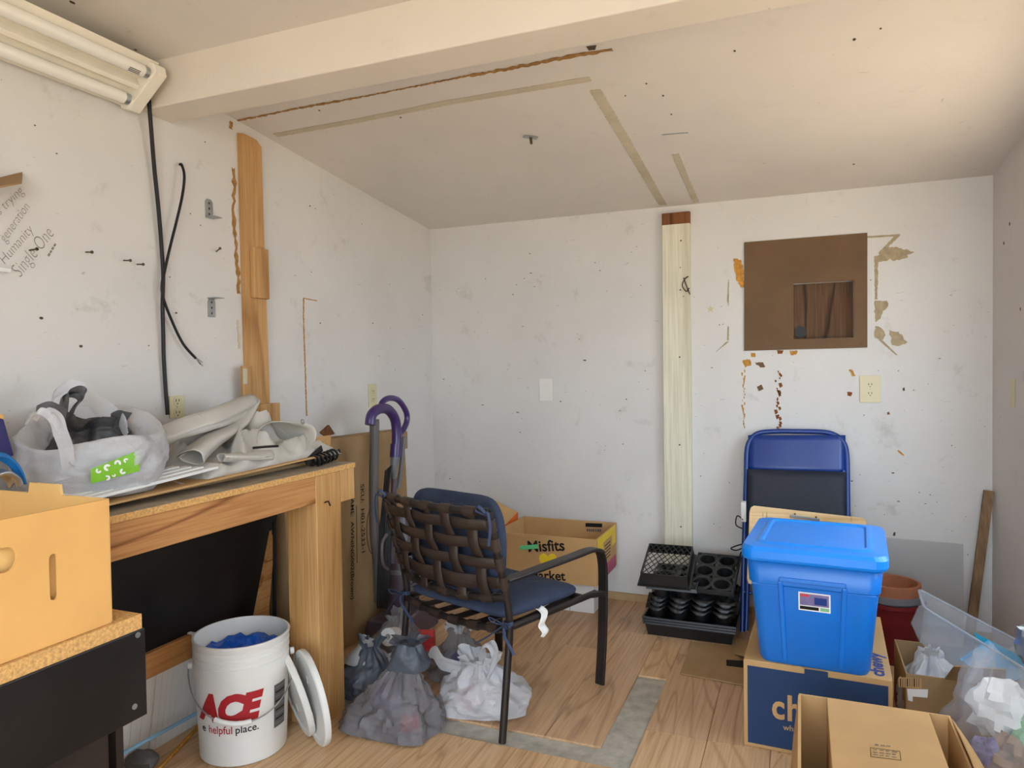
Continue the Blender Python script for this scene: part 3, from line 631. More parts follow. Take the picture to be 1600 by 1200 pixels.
# --- bags
def ridge(p, s, o): return 1-2*abs(N(p, s, o))
def blob(c, rx, ry, h, seed, neck=None, pleat=7, amp=.02, nu=96, nv=64, rot=0, lean=(0,0), flare=.22, fold=1., box=.62, knot=.78, full=False):
    """closed plastic bag: boxy slumped base, straight creased sides drawn in to a gathered neck with a ragged tuft"""
    c = Vector(c); nk = neck or .05; rn = random.Random(seed); ph = [rn.uniform(0, 6.28) for _ in range(6)]
    def f(u, v):
        a = u*2*math.pi; ca, sa = math.cos(a), math.sin(a)
        sq = (abs(ca)**(2/box)+abs(sa)**(2/box))**(-box/2)
        if v < .1: k = v/.1; r = k*.97; z = 0; w = 0
        elif v < .8:
            k = (v-.1)/.7; w = k; z = k*knot; bulge = math.sin(min(1, k*1.5)*math.pi)*.10
            r = (.97*(1-k**2.6)+nk*k**2.6+bulge) if full else .97*(1-k)**.85+nk*k**1.3+bulge*(1-k); sq = sq*(1-k)+k
        else:
            k = (v-.8)/.2; w = 1; z = knot+(1-knot)*k*(.7+.3*math.sin(a*2+ph[0])+.12*math.sin(a*5+ph[1])); r = nk*(1+flare*2.6*k); sq = 1
        pleats = w**3*(.22*math.cos(pleat*a+ph[2]+2*w)+.13*math.cos((pleat*2+1)*a+ph[3]))
        r = max(.004, r*sq*(1+pleats))
        p = Vector((rx*r*ca, ry*r*sa, h*z)); q = p+Vector((seed*.37, seed*.11, 0)); g_ = min(1, v/.1)
        d = amp*(1.1*N(q, 7, seed)+.55*ridge(q, 11, seed+3)+.38*ridge(q, 23, seed+6)*fold+.2*ridge(q, 44, seed+8)*fold)*g_*(1-.55*w)
        p += Vector((ca, sa, .35*g_))*d; p.z += g_*amp*.45*ridge(q, 15, seed+11)*(1 if v > .14 else 0)
        p = Matrix.Rotation(rot, 3, 'Z') @ p; p.x += lean[0]*z*z; p.y += lean[1]*z*z; p.z = max(p.z, 0)
        return c+p
    m = MB(); m.grid(f, nu, nv, True); return m
def openbag(c, rx, ry, h, seed, amp=.02, top=.8, dip=.12, nu=64, nv=34, inw=.25):
    c = Vector(c)
    def f(u, v):
        a = u*2*math.pi; hh = h*(1-.26*math.cos(a+.65)+dip*math.cos(2*a+.6)+.06*math.sin(3*a+seed))
        if v < .12: r = v/.12*.9; z = 0
        elif v < .78: k = (v-.12)/.66; r = .9+.22*math.sin(k*math.pi*.75)-.10*k; z = k*hh
        else: k = (v-.78)/.22; r = (.9+.155-.10)*(1-inw*k-.25*k*k); z = hh*(1+.03*math.sin(k*3.1)-.28*k*k)
        p = Vector((rx*r*math.cos(a), ry*r*math.sin(a), z))
        d = amp*(1.1*N(p, 7, seed)+.7*ridge(p, 9, seed+3)+.45*ridge(p, 19, seed+6)+.22*ridge(p, 40, seed+8))-.008
        p += Vector((math.cos(a), math.sin(a), .3))*d*(1 if v > .12 else v/.12); p.z = max(0, p.z)
        return c+p
    m = MB(); m.grid(f, nu, nv, True); return m
def ribbon(path, w, wdir, seed=0, amp=.004):
    P = bez(path, 7); wd = Vector(wdir).normalized(); m = MB(); n = len(P)
    def f(u, v):
        p = P[min(n-1, int(round(v*(n-1))))]; return p+wd*(u-.5)*w+Vector((N(p,20,seed),N(p,20,seed+3),N(p,20,seed+6)))*amp*2+Vector((0,0,1))*.006*math.cos(u*9+seed)
    m.grid(f, 7, n); return m
# white shopping bag with a charcoal bag inside
bc = Vector((-1.715,1.30,BZ+.0205))
t = thing('shopping_bag', 'white plastic shopping bag with green lettering, open on the workbench', 'plastic bag', bc)
openbag(bc, .160, .160, .175, 3, .020, dip=.05, inw=.10, nu=96, nv=48).build('bag_body', M['bagW'], t, smooth=70)
def bp(x, y, X): return onx(x, y, X)
ribbon([bp(48,660,-1.63), bp(62,640,-1.60), bp(86,650,-1.585), bp(96,680,-1.58), bp(106,715,-1.585), bp(112,730,-1.60)], .035, (0,1,.3), 2).build('bag_handle', M['bagW'], t, smooth=70)
ribbon([bp(78,630,-1.80), bp(100,606,-1.80), bp(125,612,-1.78), bp(150,632,-1.74), bp(186,660,-1.68), bp(195,690,-1.66)], .05, (.3,.2,1), 5).build('bag_handle', M['bagW'], t, smooth=70)
cp_ = Vector((-1.535,1.40,.945))
q = [(146,752),(142,732),(175,722),(205,706),(218,704),(219,715),(212,728),(206,740)]
def onbag(x, y):
    d = ray(x, y).normalized(); ctr = bc+Vector((0,0,.085)); oc = C0-ctr       # green print hugging the bulging side
    S = Vector((1/.187,1/.187,1/.19)); dd = Vector((d.x*S.x,d.y*S.y,d.z*S.z)); oo = Vector((oc.x*S.x,oc.y*S.y,oc.z*S.z))
    A_, B_, C_ = dd.dot(dd), 2*dd.dot(oo), oo.dot(oo)-1; disc = B_*B_-4*A_*C_
    return C0+d*((-B_-math.sqrt(max(disc, 0)))/(2*A_))
m = MB(); nu_, nv_ = 14, 7
def gp(u, v):
    x = 142+u*76; yt = 733-30*u; yb = 756-20*u; return onbag(x, yt+(yb-yt)*v)
m.grid(gp, nu_, nv_); m.build('green_print', M['green'], t, smooth=60)
for k, (x, y, r_) in enumerate(((154,736,4.5),(168,731,6),(184,724,5.5),(168,747,4.5),(178,743,3),(192,737,5),(197,720,4))):   # unreadable pale lettering
    m = MB(); m.grid(lambda u, v: onbag(x+r_*(.3+.7*v)*math.cos(u*4.4+k*1.3), y+r_*.9*(.3+.7*v)*math.sin(u*4.4+k*1.3))+Vector((.0022,-.002,.001)), 14, 3); m.build('print_mark', M['paper'], t)
t2 = thing('charcoal_bag', 'crumpled charcoal plastic bag stuffed inside the white shopping bag', 'plastic bag', bc+Vector((0,.01,.05)))
blob(bc+Vector((.0,.0,.015)), .125, .125, .185, 8, .45, 5, .022, rot=.5, flare=.1).build('bag_body', M['bagK'], t2, smooth=70)
ribbon([bp(98,668,-1.66), bp(97,640,-1.68), bp(100,620,-1.70), bp(115,612,-1.70), bp(130,620,-1.69), bp(118,634,-1.68), bp(108,660,-1.66)], .03, (.5,.4,.6), 4).build('bag_handle', M['bagK'], t2, smooth=70)
ribbon([bp(58,643,-1.70), bp(80,636,-1.68), bp(105,648,-1.66)], .04, (0,.3,1), 6).build('bag_flap', M['bagK'], t2, smooth=70)
# things at the far left of the bench
t = thing('blue_carton', 'dark blue carton edge beside the white shopping bag', 'box', onx(0,725,-1.74))
P = [onx(x,y,-1.74) for x,y in ((-60,735),(22,712),(6,655),(-60,640))]; m = MB(); m.pts(P+[p+Vector((-.08,0,0)) for p in P], [(0,1,2,3),(4,7,6,5),(0,4,5,1),(1,5,6,2),(2,6,7,3),(3,7,4,0)]); m.build('carton_body', plain('deep_blue_print',(36,30,92),.5), t, bevel=.002)
P = [onx(x,y,-1.739) for x,y in ((-60,640),(6,655),(4,648),(-60,632))]; m = MB(); m.pts(P, [(0,1,2,3)]); m.build('carton_rim', M['cardB'], t, solid=.004)
pth = [onx(x,y,-1.60) for x,y in ((-10,712),(6,714),(20,724),(30,740),(34,756))]
t = thing('tape_roll', 'blue banded tape roll beside the white shopping bag', 'tape roll', onx(10,756,-1.6))
ribbon(pth, .03, (1,0,.35), 1, .0).build('blue_band', plain('strong_blue',(32,112,178),.4), t, smooth=60, solid=.004)
pth = [onx(x,y,-1.60) for x,y in ((-14,742),(4,738),(20,748),(24,758))]; ribbon(pth, .05, (1,0,.1), 2, .0).build('silver_core', M['metal'], t, smooth=60, solid=.004)
# --- grey vinyl tarp: crumpled mound, raised fold and an open rolled end
t = thing('grey_tarp', 'crumpled light grey vinyl tarp heaped on the workbench by the pine stud', 'tarp', (-1.7,1.85,BZ+.02))
def mound(u, v):
    y = 1.53+.64*u; x = -1.56-.335*v
    e = math.sin(math.pi*min(1,max(0,u)))**.5*math.sin(math.pi*min(1,max(0,v)))**.45
    p = Vector((x,y,0)); rg = 1-abs(N(p, 7.5, 3))*1.9; rg2 = 1-abs(N(p, 14, 8))*1.8
    z = .015+e*(.030+.095*max(0,rg)**1.5+.045*max(0,rg2)+.05*math.exp(-((u-.45)/.3)**2)*v)
    return Vector((x+.03*N(p,6,1)*e, y+.035*N(p,6,5), BZ+.010+z))
m = MB(); m.grid(mound, 70, 46); m.build('crumpled_heap', M['tarp'], t, smooth=55, solid=.002)
def roll(path, r0, r1, turns, seed, nv=26, nu=26, sq=.75):
    P = bez(path, 8); n = len(P)
    def f(u, v):
        i = min(n-1, int(round(v*(n-1)))); p = P[i]; tg = (P[min(i+1,n-1)]-P[max(i-1,0)]).normalized()
        a = Vector((0,0,1)); s = tg.cross(a).normalized(); w = s.cross(tg); r = r0+(r1-r0)*v; th = u*turns*2*math.pi
        r *= (1-.22*u)+.12*math.sin(3*th+seed+v*4)+.10*N((u*3,v*4,seed)); 
        return p+s*math.cos(th)*r+w*math.sin(th)*r*sq
    m = MB(); m.grid(f, nu, nv); return m
X_ = -1.70
roll([onx(238,690,X_), onx(285,672,X_), onx(335,655,X_), onx(385,632,X_-.05)], .038, .050, 1.15, 1).build('rolled_fold', M['tarp'], t, smooth=60, solid=.002)
roll([onx(392,625,X_-.04), onx(372,662,X_), onx(330,690,X_+.04), onx(300,716,X_+.07)], .030, .042, 1.1, 4, sq=.6).build('rolled_fold', M['tarp'], t, smooth=60, solid=.002)
roll([onx(395,690,-1.77), onx(415,692,-1.70), onx(438,689,-1.63), onx(450,690,-1.585)], .055, .112, 1.04, 2, sq=.72).build('open_roll', M['tarp'], t, smooth=60, solid=.002)
roll([onx(345,715,-1.60), onx(385,715,-1.585), onx(420,712,-1.575)], .022, .028, 1.1, 6, sq=.6).build('rolled_fold', M['tarp'], t, smooth=60, solid=.002)
p = onx(473,659,-1.56); MB().lathe([(.006,-.001),(.0095,-.001),(.0095,.001),(.006,.001),(.006,-.001)], p, 16, Matrix.Rotation(R(80),3,'Y')).build('grommet', M['metal'], t)
MB().tube([onx(395,700,-1.55), onx(415,698,-1.53), onx(434,697,-1.53)], .004, 8).build('strap_end', M['blk'], t)
# black bungee bundle, cardboard flap
t = thing('cable_bundle', 'coiled black strap bundle on the right end of the workbench', 'cord', (-1.55,2.08,BZ))
p0, p1 = onx(492,723,-1.55), onx(520,712,-1.56); d = (p1-p0).normalized()
for k in range(6):
    c = p0+(p1-p0)*(k/5)+Vector((0,0,.004)); MB().lathe([(.017,-.004),(.022,-.004),(.022,.004),(.017,.004),(.017,-.004)], c, 14, Vector((0,0,1)).rotation_difference(d+Vector((0,0,.2*k/5))).to_matrix()).build('coil', M['blk'], t, smooth=40)
MB().bar(onx(478,722,-1.56), onx(503,700,-1.57), .022, .006, (1,0,0)).build('strap_tail', M['blk'], t, bevel=.002); MB().bar(onx(518,716,-1.57), onx(531,704,-1.575), .018, .008, (1,0,0)).build('buckle', M['blk'], t, bevel=.003)
o = sheetbox('carton_flap', 'torn carton flap with black letters behind the tarp', 'cardboard', [onx(476,712,-1.70), onx(516,700,-1.70), onx(517,680,-1.74), onx(482,684,-1.74)], M['card'], .005)
lettering('7A', onx(484,702,-1.712)+Vector((.004,0,0)), onx(498,697,-1.712)+Vector((.004,0,0)), Vector((-.3,0,1)), M['ink'], o, .02, lift=.003)
m = MB(); P = [onx(x,y,-1.82) for x,y in ((500,676),(513,664),(522,678),(508,682))]; m.pts(P, [(0,1,2,3)]); tag(m.build('leaf_scrap', M['rawtop'], solid=.01), 'dark brown scrap on top of the tall flat carton', 'scrap')

# ================================================================== MIDDLE: BUCKET, BAGS, CHAIR, VACUUM
BC = Vector((-1.645,1.745,.010)); BR0, BR1, BH = .130, .146, .365
t = thing('paint_bucket', 'white five-gallon bucket with red lettering under the workbench', 'bucket', BC)
prof = [(0,.004),(BR0-.004,0),(BR0,.004),(BR0+.010,.25),(.1425,.262),(.1425,.296),(.1395,.298),(.1395,.308),(.1435,.310),(.1435,.318),(.140,.320),(.140,.330),(.144,.332),(.144,.340),(.141,.342),(.1445,.350),(.1465,.362),(.1445,BH),(.139,BH),(.136,.35),(BR0-.004,.012),(0,.012)]
MB().lathe(prof, BC, 64).build('bucket_body', M['white'], t, smooth=35)
def onbucket(ang, z, lift=.0012): r = BR0+.010*min(1, z/.25)+lift; return BC+Vector((r*math.cos(ang), r*math.sin(ang), z))
A0 = math.atan2(-BC.y, -BC.x)                       # direction from the bucket towards the camera
def bucket_text(s, a0, a1, z, h, mat, bold=.0, shear=0., nm='lettering'):
    V, F = text_mesh(s, 1., bold, shear); x0 = min(v.x for v in V); x1 = max(v.x for v in V); hy = max(v.y for v in V)
    bm = bmesh.new(); vs = [bm.verts.new(v) for v in V]
    for f in F:
        try: bm.faces.new([vs[i] for i in f])
        except ValueError: pass
    bmesh.ops.triangulate(bm, faces=bm.faces[:])
    for _ in range(2): bmesh.ops.subdivide_edges(bm, edges=[e for e in bm.edges if e.calc_length() > .15], cuts=1)
    bmesh.ops.triangulate(bm, faces=bm.faces[:]); bm.verts.index_update()
    m = MB(); m.pts([onbucket(a0+(v.co.x-x0)/(x1-x0)*(a1-a0), z+v.co.y*h/hy) for v in bm.verts], [tuple(v.index for v in f.verts) for f in bm.faces]); bm.free()
    return m.build(nm, mat, t, smooth=30)
bucket_text('ACE', A0+R(-66), A0+R(25), .145, .082, M['red'], .065, .25)
bucket_text('e', A0+R(-59), A0+R(-52), .105, .015, M['ink'], .01); bucket_text('helpful', A0+R(-46), A0+R(-14), .105, .024, M['red'], .01); bucket_text('place.', A0+R(-10), A0+R(18), .105, .022, M['ink'], .012)
m = MB(); m.grid(lambda u, v: onbucket(A0+R(40+22*u), .085+.135*v), 10, 3); m.build('printed_label', M['inkgrey'], t, smooth=40)
for k in range(9): m = MB(); m.grid(lambda u, v: onbucket(A0+R(42+18*u), .095+.014*k+.005*v, .002), 6, 2); m.build('label_line', M['ink'] if k % 2 else M['greyp'], t)
for s in (-1, 1):
    p = BC+Vector((math.cos(A0+R(90)*s)*.145, math.sin(A0+R(90)*s)*.145, .28)); MB().tube([p, p+Vector((math.cos(A0+R(90)*s), math.sin(A0+R(90)*s), 0))*.012], .011, 12).build('handle_lug', M['white'], t, smooth=40)
H = []
for k in range(25):
    a = R(-90)+math.pi*k/24; f = math.sin(math.pi*k/24); rr_ = .156+.005*f
    H.append(BC+Vector((math.cos(A0+a)*rr_, math.sin(A0+a)*rr_, .28-.135*f**.9)))
hd = MB().tube(H, .0022, 8).build('wire_handle', M['metal'], t, smooth=60)
MB().tube([p for k, p in enumerate(H) if 8 <= k <= 13], .008, 10).build('grip', M['white'], hd, smooth=60)
m = MB(); m.grid(lambda u, v: BC+Vector((.125*v*math.cos(u*6.283), .125*v*math.sin(u*6.283), .312+.034*turb((v*math.cos(u*6.283)*.13, v*math.sin(u*6.283)*.13, 0), 22, 2)*(1.1-v*.4))), 40, 16, True)
tag(m.build('blue_plastic_sheet', M['bluestuff'], smooth=35), 'crumpled blue plastic sheet filling the white bucket', 'plastic sheet')
# two lids leaning against the leg
for (px, py, pb, lean, lab) in ((470,1062,(480,1142),-.26,'white bucket lid leaning nearest the bucket'), (497,1080,(500,1158),-.14,'white bucket lid leaning against the bench leg')):
    foot = onz(*pb, .010); axis = Vector((-.58,-.81,0)); axis = (axis+Vector((0,0,lean))).normalized()
    upv = (Vector((0,0,1))-axis*axis.z).normalized(); Rm = Vector((0,0,1)).rotation_difference(axis).to_matrix(); c = foot+upv*.151
    o = thing('bucket_lid', lab, 'lid', foot, 'bucket lids')
    MB().lathe([(0,.0),(.128,.0),(.131,.006),(.136,.006),(.138,-.008),(.149,-.008),(.151,-.004),(.151,.008),(.147,.012),(.130,.012),(.126,.007),(0,.007)], c, 48, Rm).build('lid_disc', M['white'], o, smooth=35)
    for s in (-1, 1): MB().obox(c+axis*.0085+upv*.06*s, upv*.012, axis.cross(upv)*.002, axis*.001).build('moulded_mark', M['white'], o)
# --- patio chair
fwc = Vector((.326,.946,0)); rtc = Vector((.946,-.326,0)); OC = Vector((-.882,2.048,.0095))-rtc*.25
CT = Matrix(((rtc.x,fwc.x,0,OC.x),(rtc.y,fwc.y,0,OC.y),(0,0,1,OC.z),(0,0,0,1)))
t = thing('patio_chair', 'dark metal patio armchair with woven brown vinyl straps', 'chair', OC)
def by(z): return .03+(-.08)*max(0, min(1, (z-.46)/.285))
for s in (-1, 1):
    P = [(s*.25,0,0),(s*.25,.025,.2),(s*.25,.042,.35),(s*.25,.032,.45),(s*.25,by(.6),.6),(s*.25,by(.745),.745)]
    MB(CT).tube(bez(P, 5), .0125, 12).build('back_leg', M['chairm'], t, smooth=50)
    arm = bez([(s*.25,.02,.512),(s*.262,.15,.517),(s*.27,.36,.522),(s*.272,.46,.524),(s*.272,.515,.512),(s*.27,.54,.475),(s*.268,.55,.40),(s*.262,.552,.2),(s*.255,.54,0)], 6)
    a = MB(CT); V = []; F = []; n = len(arm)
    for i, p in enumerate(arm):
        tg = (arm[min(i+1,n-1)]-arm[max(i-1,0)]).normalized(); sd = Vector((1,0,0)); nn = sd.cross(tg).normalized(); wd = .022 if i < n*.55 else .019
        for e, g_ in ((-1,-1),(1,-1),(1,1),(-1,1)): V.append(p+sd*wd*e+nn*.006*g_)
    for i in range(n-1):
        for k in range(4): F.append((i*4+k, i*4+(k+1) % 4, (i+1)*4+(k+1) % 4, (i+1)*4+k))
    F += [(3,2,1,0), tuple((n-1)*4+k for k in range(4))]
    a.pts(V, F); a.build('arm', M['chairm'], t, bevel=.003)
    MB(CT).tube([(s*.25,.04,.356),(s*.248,.28,.35),(s*.245,.53,.345)], .012, 10).build('seat_rail', M['chairm'], t, smooth=50)
    MB(CT).bar((s*.245,.50,.345),(s*.272,.55,.345),.02,.02).build('rail_bracket', M['chairm'], t, bevel=.002)
def backpt(x, z, o=0.): return Vector((x, by(z)-.035*(1-(x/.25)**2)-o, z-.018*(1-(x/.25)**2)*(1 if z < .5 else .15)))
for z in (.455, .742): MB(CT).tube([backpt(x/10*.25, z) for x in range(-10, 11)], .0125, 10).build('back_rail', M['chairm'], t, smooth=50)
MB(CT).tube([Vector((x/10*.25,.04,.352-.026*(1-(x/10)**2))) for x in range(-10, 11)], .012, 10).build('seat_rail', M['chairm'], t, smooth=50); MB(CT).tube([(-.245,.45,.347),(0,.46,.343),(.245,.45,.347)], .012, 10).build('seat_rail', M['chairm'], t, smooth=50)
VX = [-.185,-.092,0,.092,.185]; HZ = [.507,.572,.637,.700]
def strapmesh(fn, L0, L1, w, along):
    m = MB(CT); nn = 30
    def f(u, v):
        s_ = L0+(L1-L0)*v; return fn(s_, (u-.5)*w)
    m.grid(f, 3, nn); return m
for i, x in enumerate(VX):
    def fn(z, d, x=x, i=i): return backpt(x+d, z, .010+.0055*math.cos(math.pi*((z-HZ[0])/.0645+i)))
    strapmesh(fn, .452, .745, .038, 0).build('strap', M['strap'], t, solid=.003, smooth=60)
    for z in (.455,.742): MB(CT).tube([backpt(x-.022,z), backpt(x,z), backpt(x+.022,z)], .0165, 12).build('strap_wrap', M['strap'], t, smooth=50)
    MB(CT).tube([Vector((x+e*.022,.04,.352-.026*(1-((x+e*.022)/.25)**2))) for e in (-1,0,1)], .0165, 12).build('strap_wrap', M['strap'], t, smooth=50)
    m = MB(CT); m.grid(lambda u, v, x=x: Vector((x+(u-.5)*.044, .04+.41*v, .333+.004*v-.010*math.sin(v*math.pi)+.0)), 2, 8); m.build('seat_strap', M['strap'], t, solid=.003)
for j, z in enumerate(HZ):
    def fn(x, d, z=z, j=j): return backpt(x, z+d, .010-.0055*math.cos(math.pi*((x-VX[0])/.0925+j)))
    strapmesh(fn, -.25, .25, .036, 1).build('strap', M['strap'], t, solid=.003, smooth=60)
    for s in (-1, 1): MB(CT).tube([(s*.25,by(z-.02),z-.021),(s*.25,by(z),z),(s*.25,by(z+.02),z+.021)], .0165, 12).build('strap_wrap', M['strap'], t, smooth=50)
# cushion tied to the chair
t = thing('chair_cushion', 'navy seat and back cushion tied onto the strapped patio chair', 'cushion', CT @ Vector((0,.28,.38)))
def sgn(x, e): return math.copysign(abs(x)**e, x)
def pillow(c, a, b, d, tilt=0, e1=.45, e2=.22, seed=0, amp=.003):
    c = Vector(c); Rm = Matrix.Rotation(tilt, 3, 'X')
    def f(u, v):
        th = u*2*math.pi; ph = (v-.5)*math.pi
        p = Vector((a*sgn(math.cos(ph), e1)*sgn(math.cos(th), e2), b*sgn(math.cos(ph), e1)*sgn(math.sin(th), e2), d*sgn(math.sin(ph), .8)*(1+.12*math.cos(th*2))))
        p += Vector((N(p,14,seed),N(p,14,seed+2),N(p,11,seed+5)))*amp; return c+Rm @ p
    m = MB(CT); m.grid(f, 64, 26, True); return m
pillow((0,.245,.384), .240, .212, .027, R(-1.5), seed=2).build('seat_pad', M['navy'], t, smooth=60)
pillow((0,.052,.600), .222, .034, .150, 0, .3, .5, seed=7).build('back_pad', M['navy'], t, smooth=60)
for s in (1, -1):
    bp0 = Vector((s*.25,.015,.372))
    MB(CT).lathe([(.0135,-.006),(.0165,-.006),(.0165,.006),(.0135,.006),(.0135,-.006)], bp0+Vector((0,.022,0)), 14).build('tie_loop', M['tie'], t)
    for q in ([(0,0,0),(-.03,-.02,.008),(-.045,-.02,.02),(-.02,-.01,.012),(0,0,0)], [(0,0,0),(.03,-.02,.0),(.045,-.02,.012),(.02,-.01,.01),(0,0,0)], [(0,0,0),(-.02,-.02,-.02),(-.06,-.025,-.05),(-.10,-.03,-.075)], [(0,0,0),(.02,-.02,-.025),(.04,-.02,-.05),(.06,-.02,-.075)]):
        MB(CT).tube(bez([bp0+Vector((x*s,y,z)) for x, y, z in q], 5), .0045, 6, flat=.45).build('tie', M['tie'], t, smooth=60)
    tp = Vector((s*.25,by(.74)-.015,.735))
    for q in ([(0,0,0),(s*.02,-.01,.012),(s*.03,-.01,-.03),(s*.022,-.01,-.09)], [(0,0,0),(-s*.03,-.01,.012),(-s*.01,-.02,.03),(s*.01,-.01,.01)]):
        MB(CT).tube(bez([tp+Vector(v) for v in q], 5), .005, 6, flat=.45).build('tie', M['tie'], t, smooth=60)
P = [(.240,.20,.375),(.262,.20,.36),(.268,.195,.34),(.262,.195,.32),(.270,.195,.30),(.264,.195,.285)]
m = MB(CT); pp = bez(P, 4); m.grid(lambda u, v: pp[min(len(pp)-1, int(v*(len(pp)-1)+.5))]+Vector((.0,.036*(u-.5)+.006*math.sin(v*9),.004*math.cos(u*6))), 5, len(pp)); m.build('care_label', M['paper'], t, smooth=60, solid=.0006)
# --- vacuum cleaner
VXX = -1.66
t = thing('vacuum_cleaner', 'upright vacuum cleaner with purple handle against the tall flat carton', 'vacuum cleaner', (-1.66,2.72,0))
def vp(x, y, X=VXX): return onx(x, y, X)
MB().tube(bez([vp(578,664),vp(581,648),vp(592,639),vp(606,640),vp(617,655),vp(620,680),vp(619,712)], 7), [.022]*43, 14).build('handle_bend', M['purple'], t, smooth=60)
MB().tube(bez([vp(594,640),vp(598,628),vp(609,622),vp(623,626),vp(634,642),vp(636,656),vp(631,670),vp(622,682)], 7), .013, 12).build('loop_handle', M['purple'], t, smooth=60)
MB().tube(bez([vp(585,655),vp(585,700),vp(584,760),vp(585,830),vp(590,880),vp(592,940)], 14), [.0195+.0012*(k % 2) for k in range(71)], 14).build('hose', M['hose'], t, smooth=20)
MB().tube([vp(619,694),vp(618,714)], .025, 14).build('grip_collar', M['purple'], t, smooth=40); MB().tube([vp(618,712),vp(616,728),vp(615,748)], [.021,.018,.012], 14).build('wand', M['greyp'], t, smooth=40)
MB().tube([vp(632,682,-1.70),vp(630,700,-1.70),vp(627,730,-1.70),vp(622,764,-1.70)], [.011,.0095,.009,.011], 12).build('crevice_tool', M['greyp'], t, smooth=40)
MB().tube([vp(616,745),vp(614,800),vp(612,880)], .013, 12).build('spine', M['vacbody'], t, smooth=40)
prof = [(0,.02),(.07,.02),(.078,.05),(.08,.25),(.074,.30),(.055,.34),(.045,.42),(.03,.47),(0,.48)]
MB().lathe(prof, (-1.695,2.80,.06), 28).build('canister', M['vacbody'], t, smooth=40)
MB().lathe([(.0815,.0),(.084,.0),(.084,.02),(.0815,.02),(.0815,0)], (-1.695,2.80,.28), 28).build('canister_band', M['greyp'], t, smooth=40)
for k in range(8): MB().box((-1.625,2.745,.15+.013*k),(-1.612,2.80,.156+.013*k)).build('filter_fin', M['greyp'], t)
MB().tube(bez([vp(604,835,-1.58),vp(597,850,-1.57),vp(598,880,-1.57),vp(606,890,-1.58)], 6), .007, 8).build('carry_handle', M['vacbody'], t, smooth=60)
m = MB(); prof = [(-.07,0),(.13,0),(.13,.05),(.10,.10),(-.05,.10),(-.07,.05)]
m.pts([Vector((-1.70+a, 2.60, .010+b)) for a, b in prof]+[Vector((-1.70+a, 2.92, .010+b)) for a, b in prof], [(0,1,2,3,4,5)[::-1],(6,7,8,9,10,11)]+[(i,(i+1) % 6,(i+1) % 6+6,i+6) for i in range(6)]); m.build('floor_head', M['vacbody'], t, bevel=.008)
for k in range(5): MB().tube(bez([vp(603+k*2.2,735-k*2,-1.64+.006*k),vp(598+k*1.5,790,-1.63+.006*k),vp(593+k*2,850,-1.63+.006*k),vp(590+k*2.5,930,-1.64+.006*k),vp(592+k*3,948,-1.64),vp(600+k*2,900,-1.62),vp(606+k,800,-1.64)], 6), .0045, 6).build('power_cord', M['blk'], t, smooth=60)
# --- tall flat carton with awning print
t = thing('awning_carton', 'tall flat carton with black printed SKU lines, standing against left wall', 'box', (-1.86,2.7,0))
YA, YBx, XT, XB = 2.17, onx(640,670,-1.80).y, -1.875, -1.83
m = MB(); zt = .915
m.pts([(-1.905,YA,.010),(XB+.03,YA,.010),(XB+.03,YBx,.010),(-1.905,YBx,.010),(-1.912,YA,zt),(XT+.045,YA,zt),(XT+.045,YBx,zt-.02),(-1.912,YBx,zt-.02)], [(0,3,2,1),(4,5,6,7),(0,1,5,4),(1,2,6,5),(2,3,7,6),(3,0,4,7)]); m.build('carton_body', M['cardD'], t, bevel=.003)
def cx_(z): return XB+.03+(XT+.045-XB-.03)*(z-.01)/(zt-.01)
def cpt(x, y):
    X = -1.82
    for _ in range(3): X = cx_(onx(x, y, X).z)
    return onx(x, y, X+.0012)
dn = lambda a, b: NX.cross((b-a).normalized())
for s, a, b in (('SKU:  H01-2533-1', (563,757), (565,864)), ('NAME:  AWNING002(Brown)', (548,770), (548,937))):
    pa, pb = cpt(*a), cpt(*b); lettering(s, pa, pb, dn(pa, pb), M['ink'], t, .006, hscale=.95)
pa, pb = cpt(580,832), cpt(580,843); lettering('Y', pa, pb, dn(pa, pb), M['ink'], t, .006); dashes(cpt(580,800), cpt(580,828), .012, 4, M['ink'], t, NX)
MB().tube([cpt(583+10*math.sin(k*.314), 828+38*math.cos(k*.314)) for k in range(21)], .0015, 5).build('printed_ring', M['ink'], t)
pa, pb = cpt(557,790), cpt(558,880); MB().bar(pa, pb, .0012, .002, (1,0,0)).build('printed_rule', M['ink'], t)
m = MB(); p = onx(650,668,-1.83); m.box((-1.835,YBx-.03,.80),(-1.828,YBx+.025,.885)); m.build('packing_tape', M['cardD'], t)
m = MB(); a, b = onx(400,985,-1.80), onx(424,830,-1.80); m.pts([a+Vector((0,-.02,0)),a+Vector((0,.05,0)),b+Vector((0,.012,0)),b], [(0,1,2,3)]); tag(m.build('wood_offcut', M['rail'], solid=.018), 'tapered wood offcut leaning between the black panel and the flat carton', 'wood offcut')
tag(MB().bar(onx(427,985,-1.79)+Vector((0,0,-.28)), onx(428,815,-1.79), .012, .012).build('dark_rod', M['blk'], bevel=.002), 'thin dark rod standing beside the tapered wood offcut', 'rod')
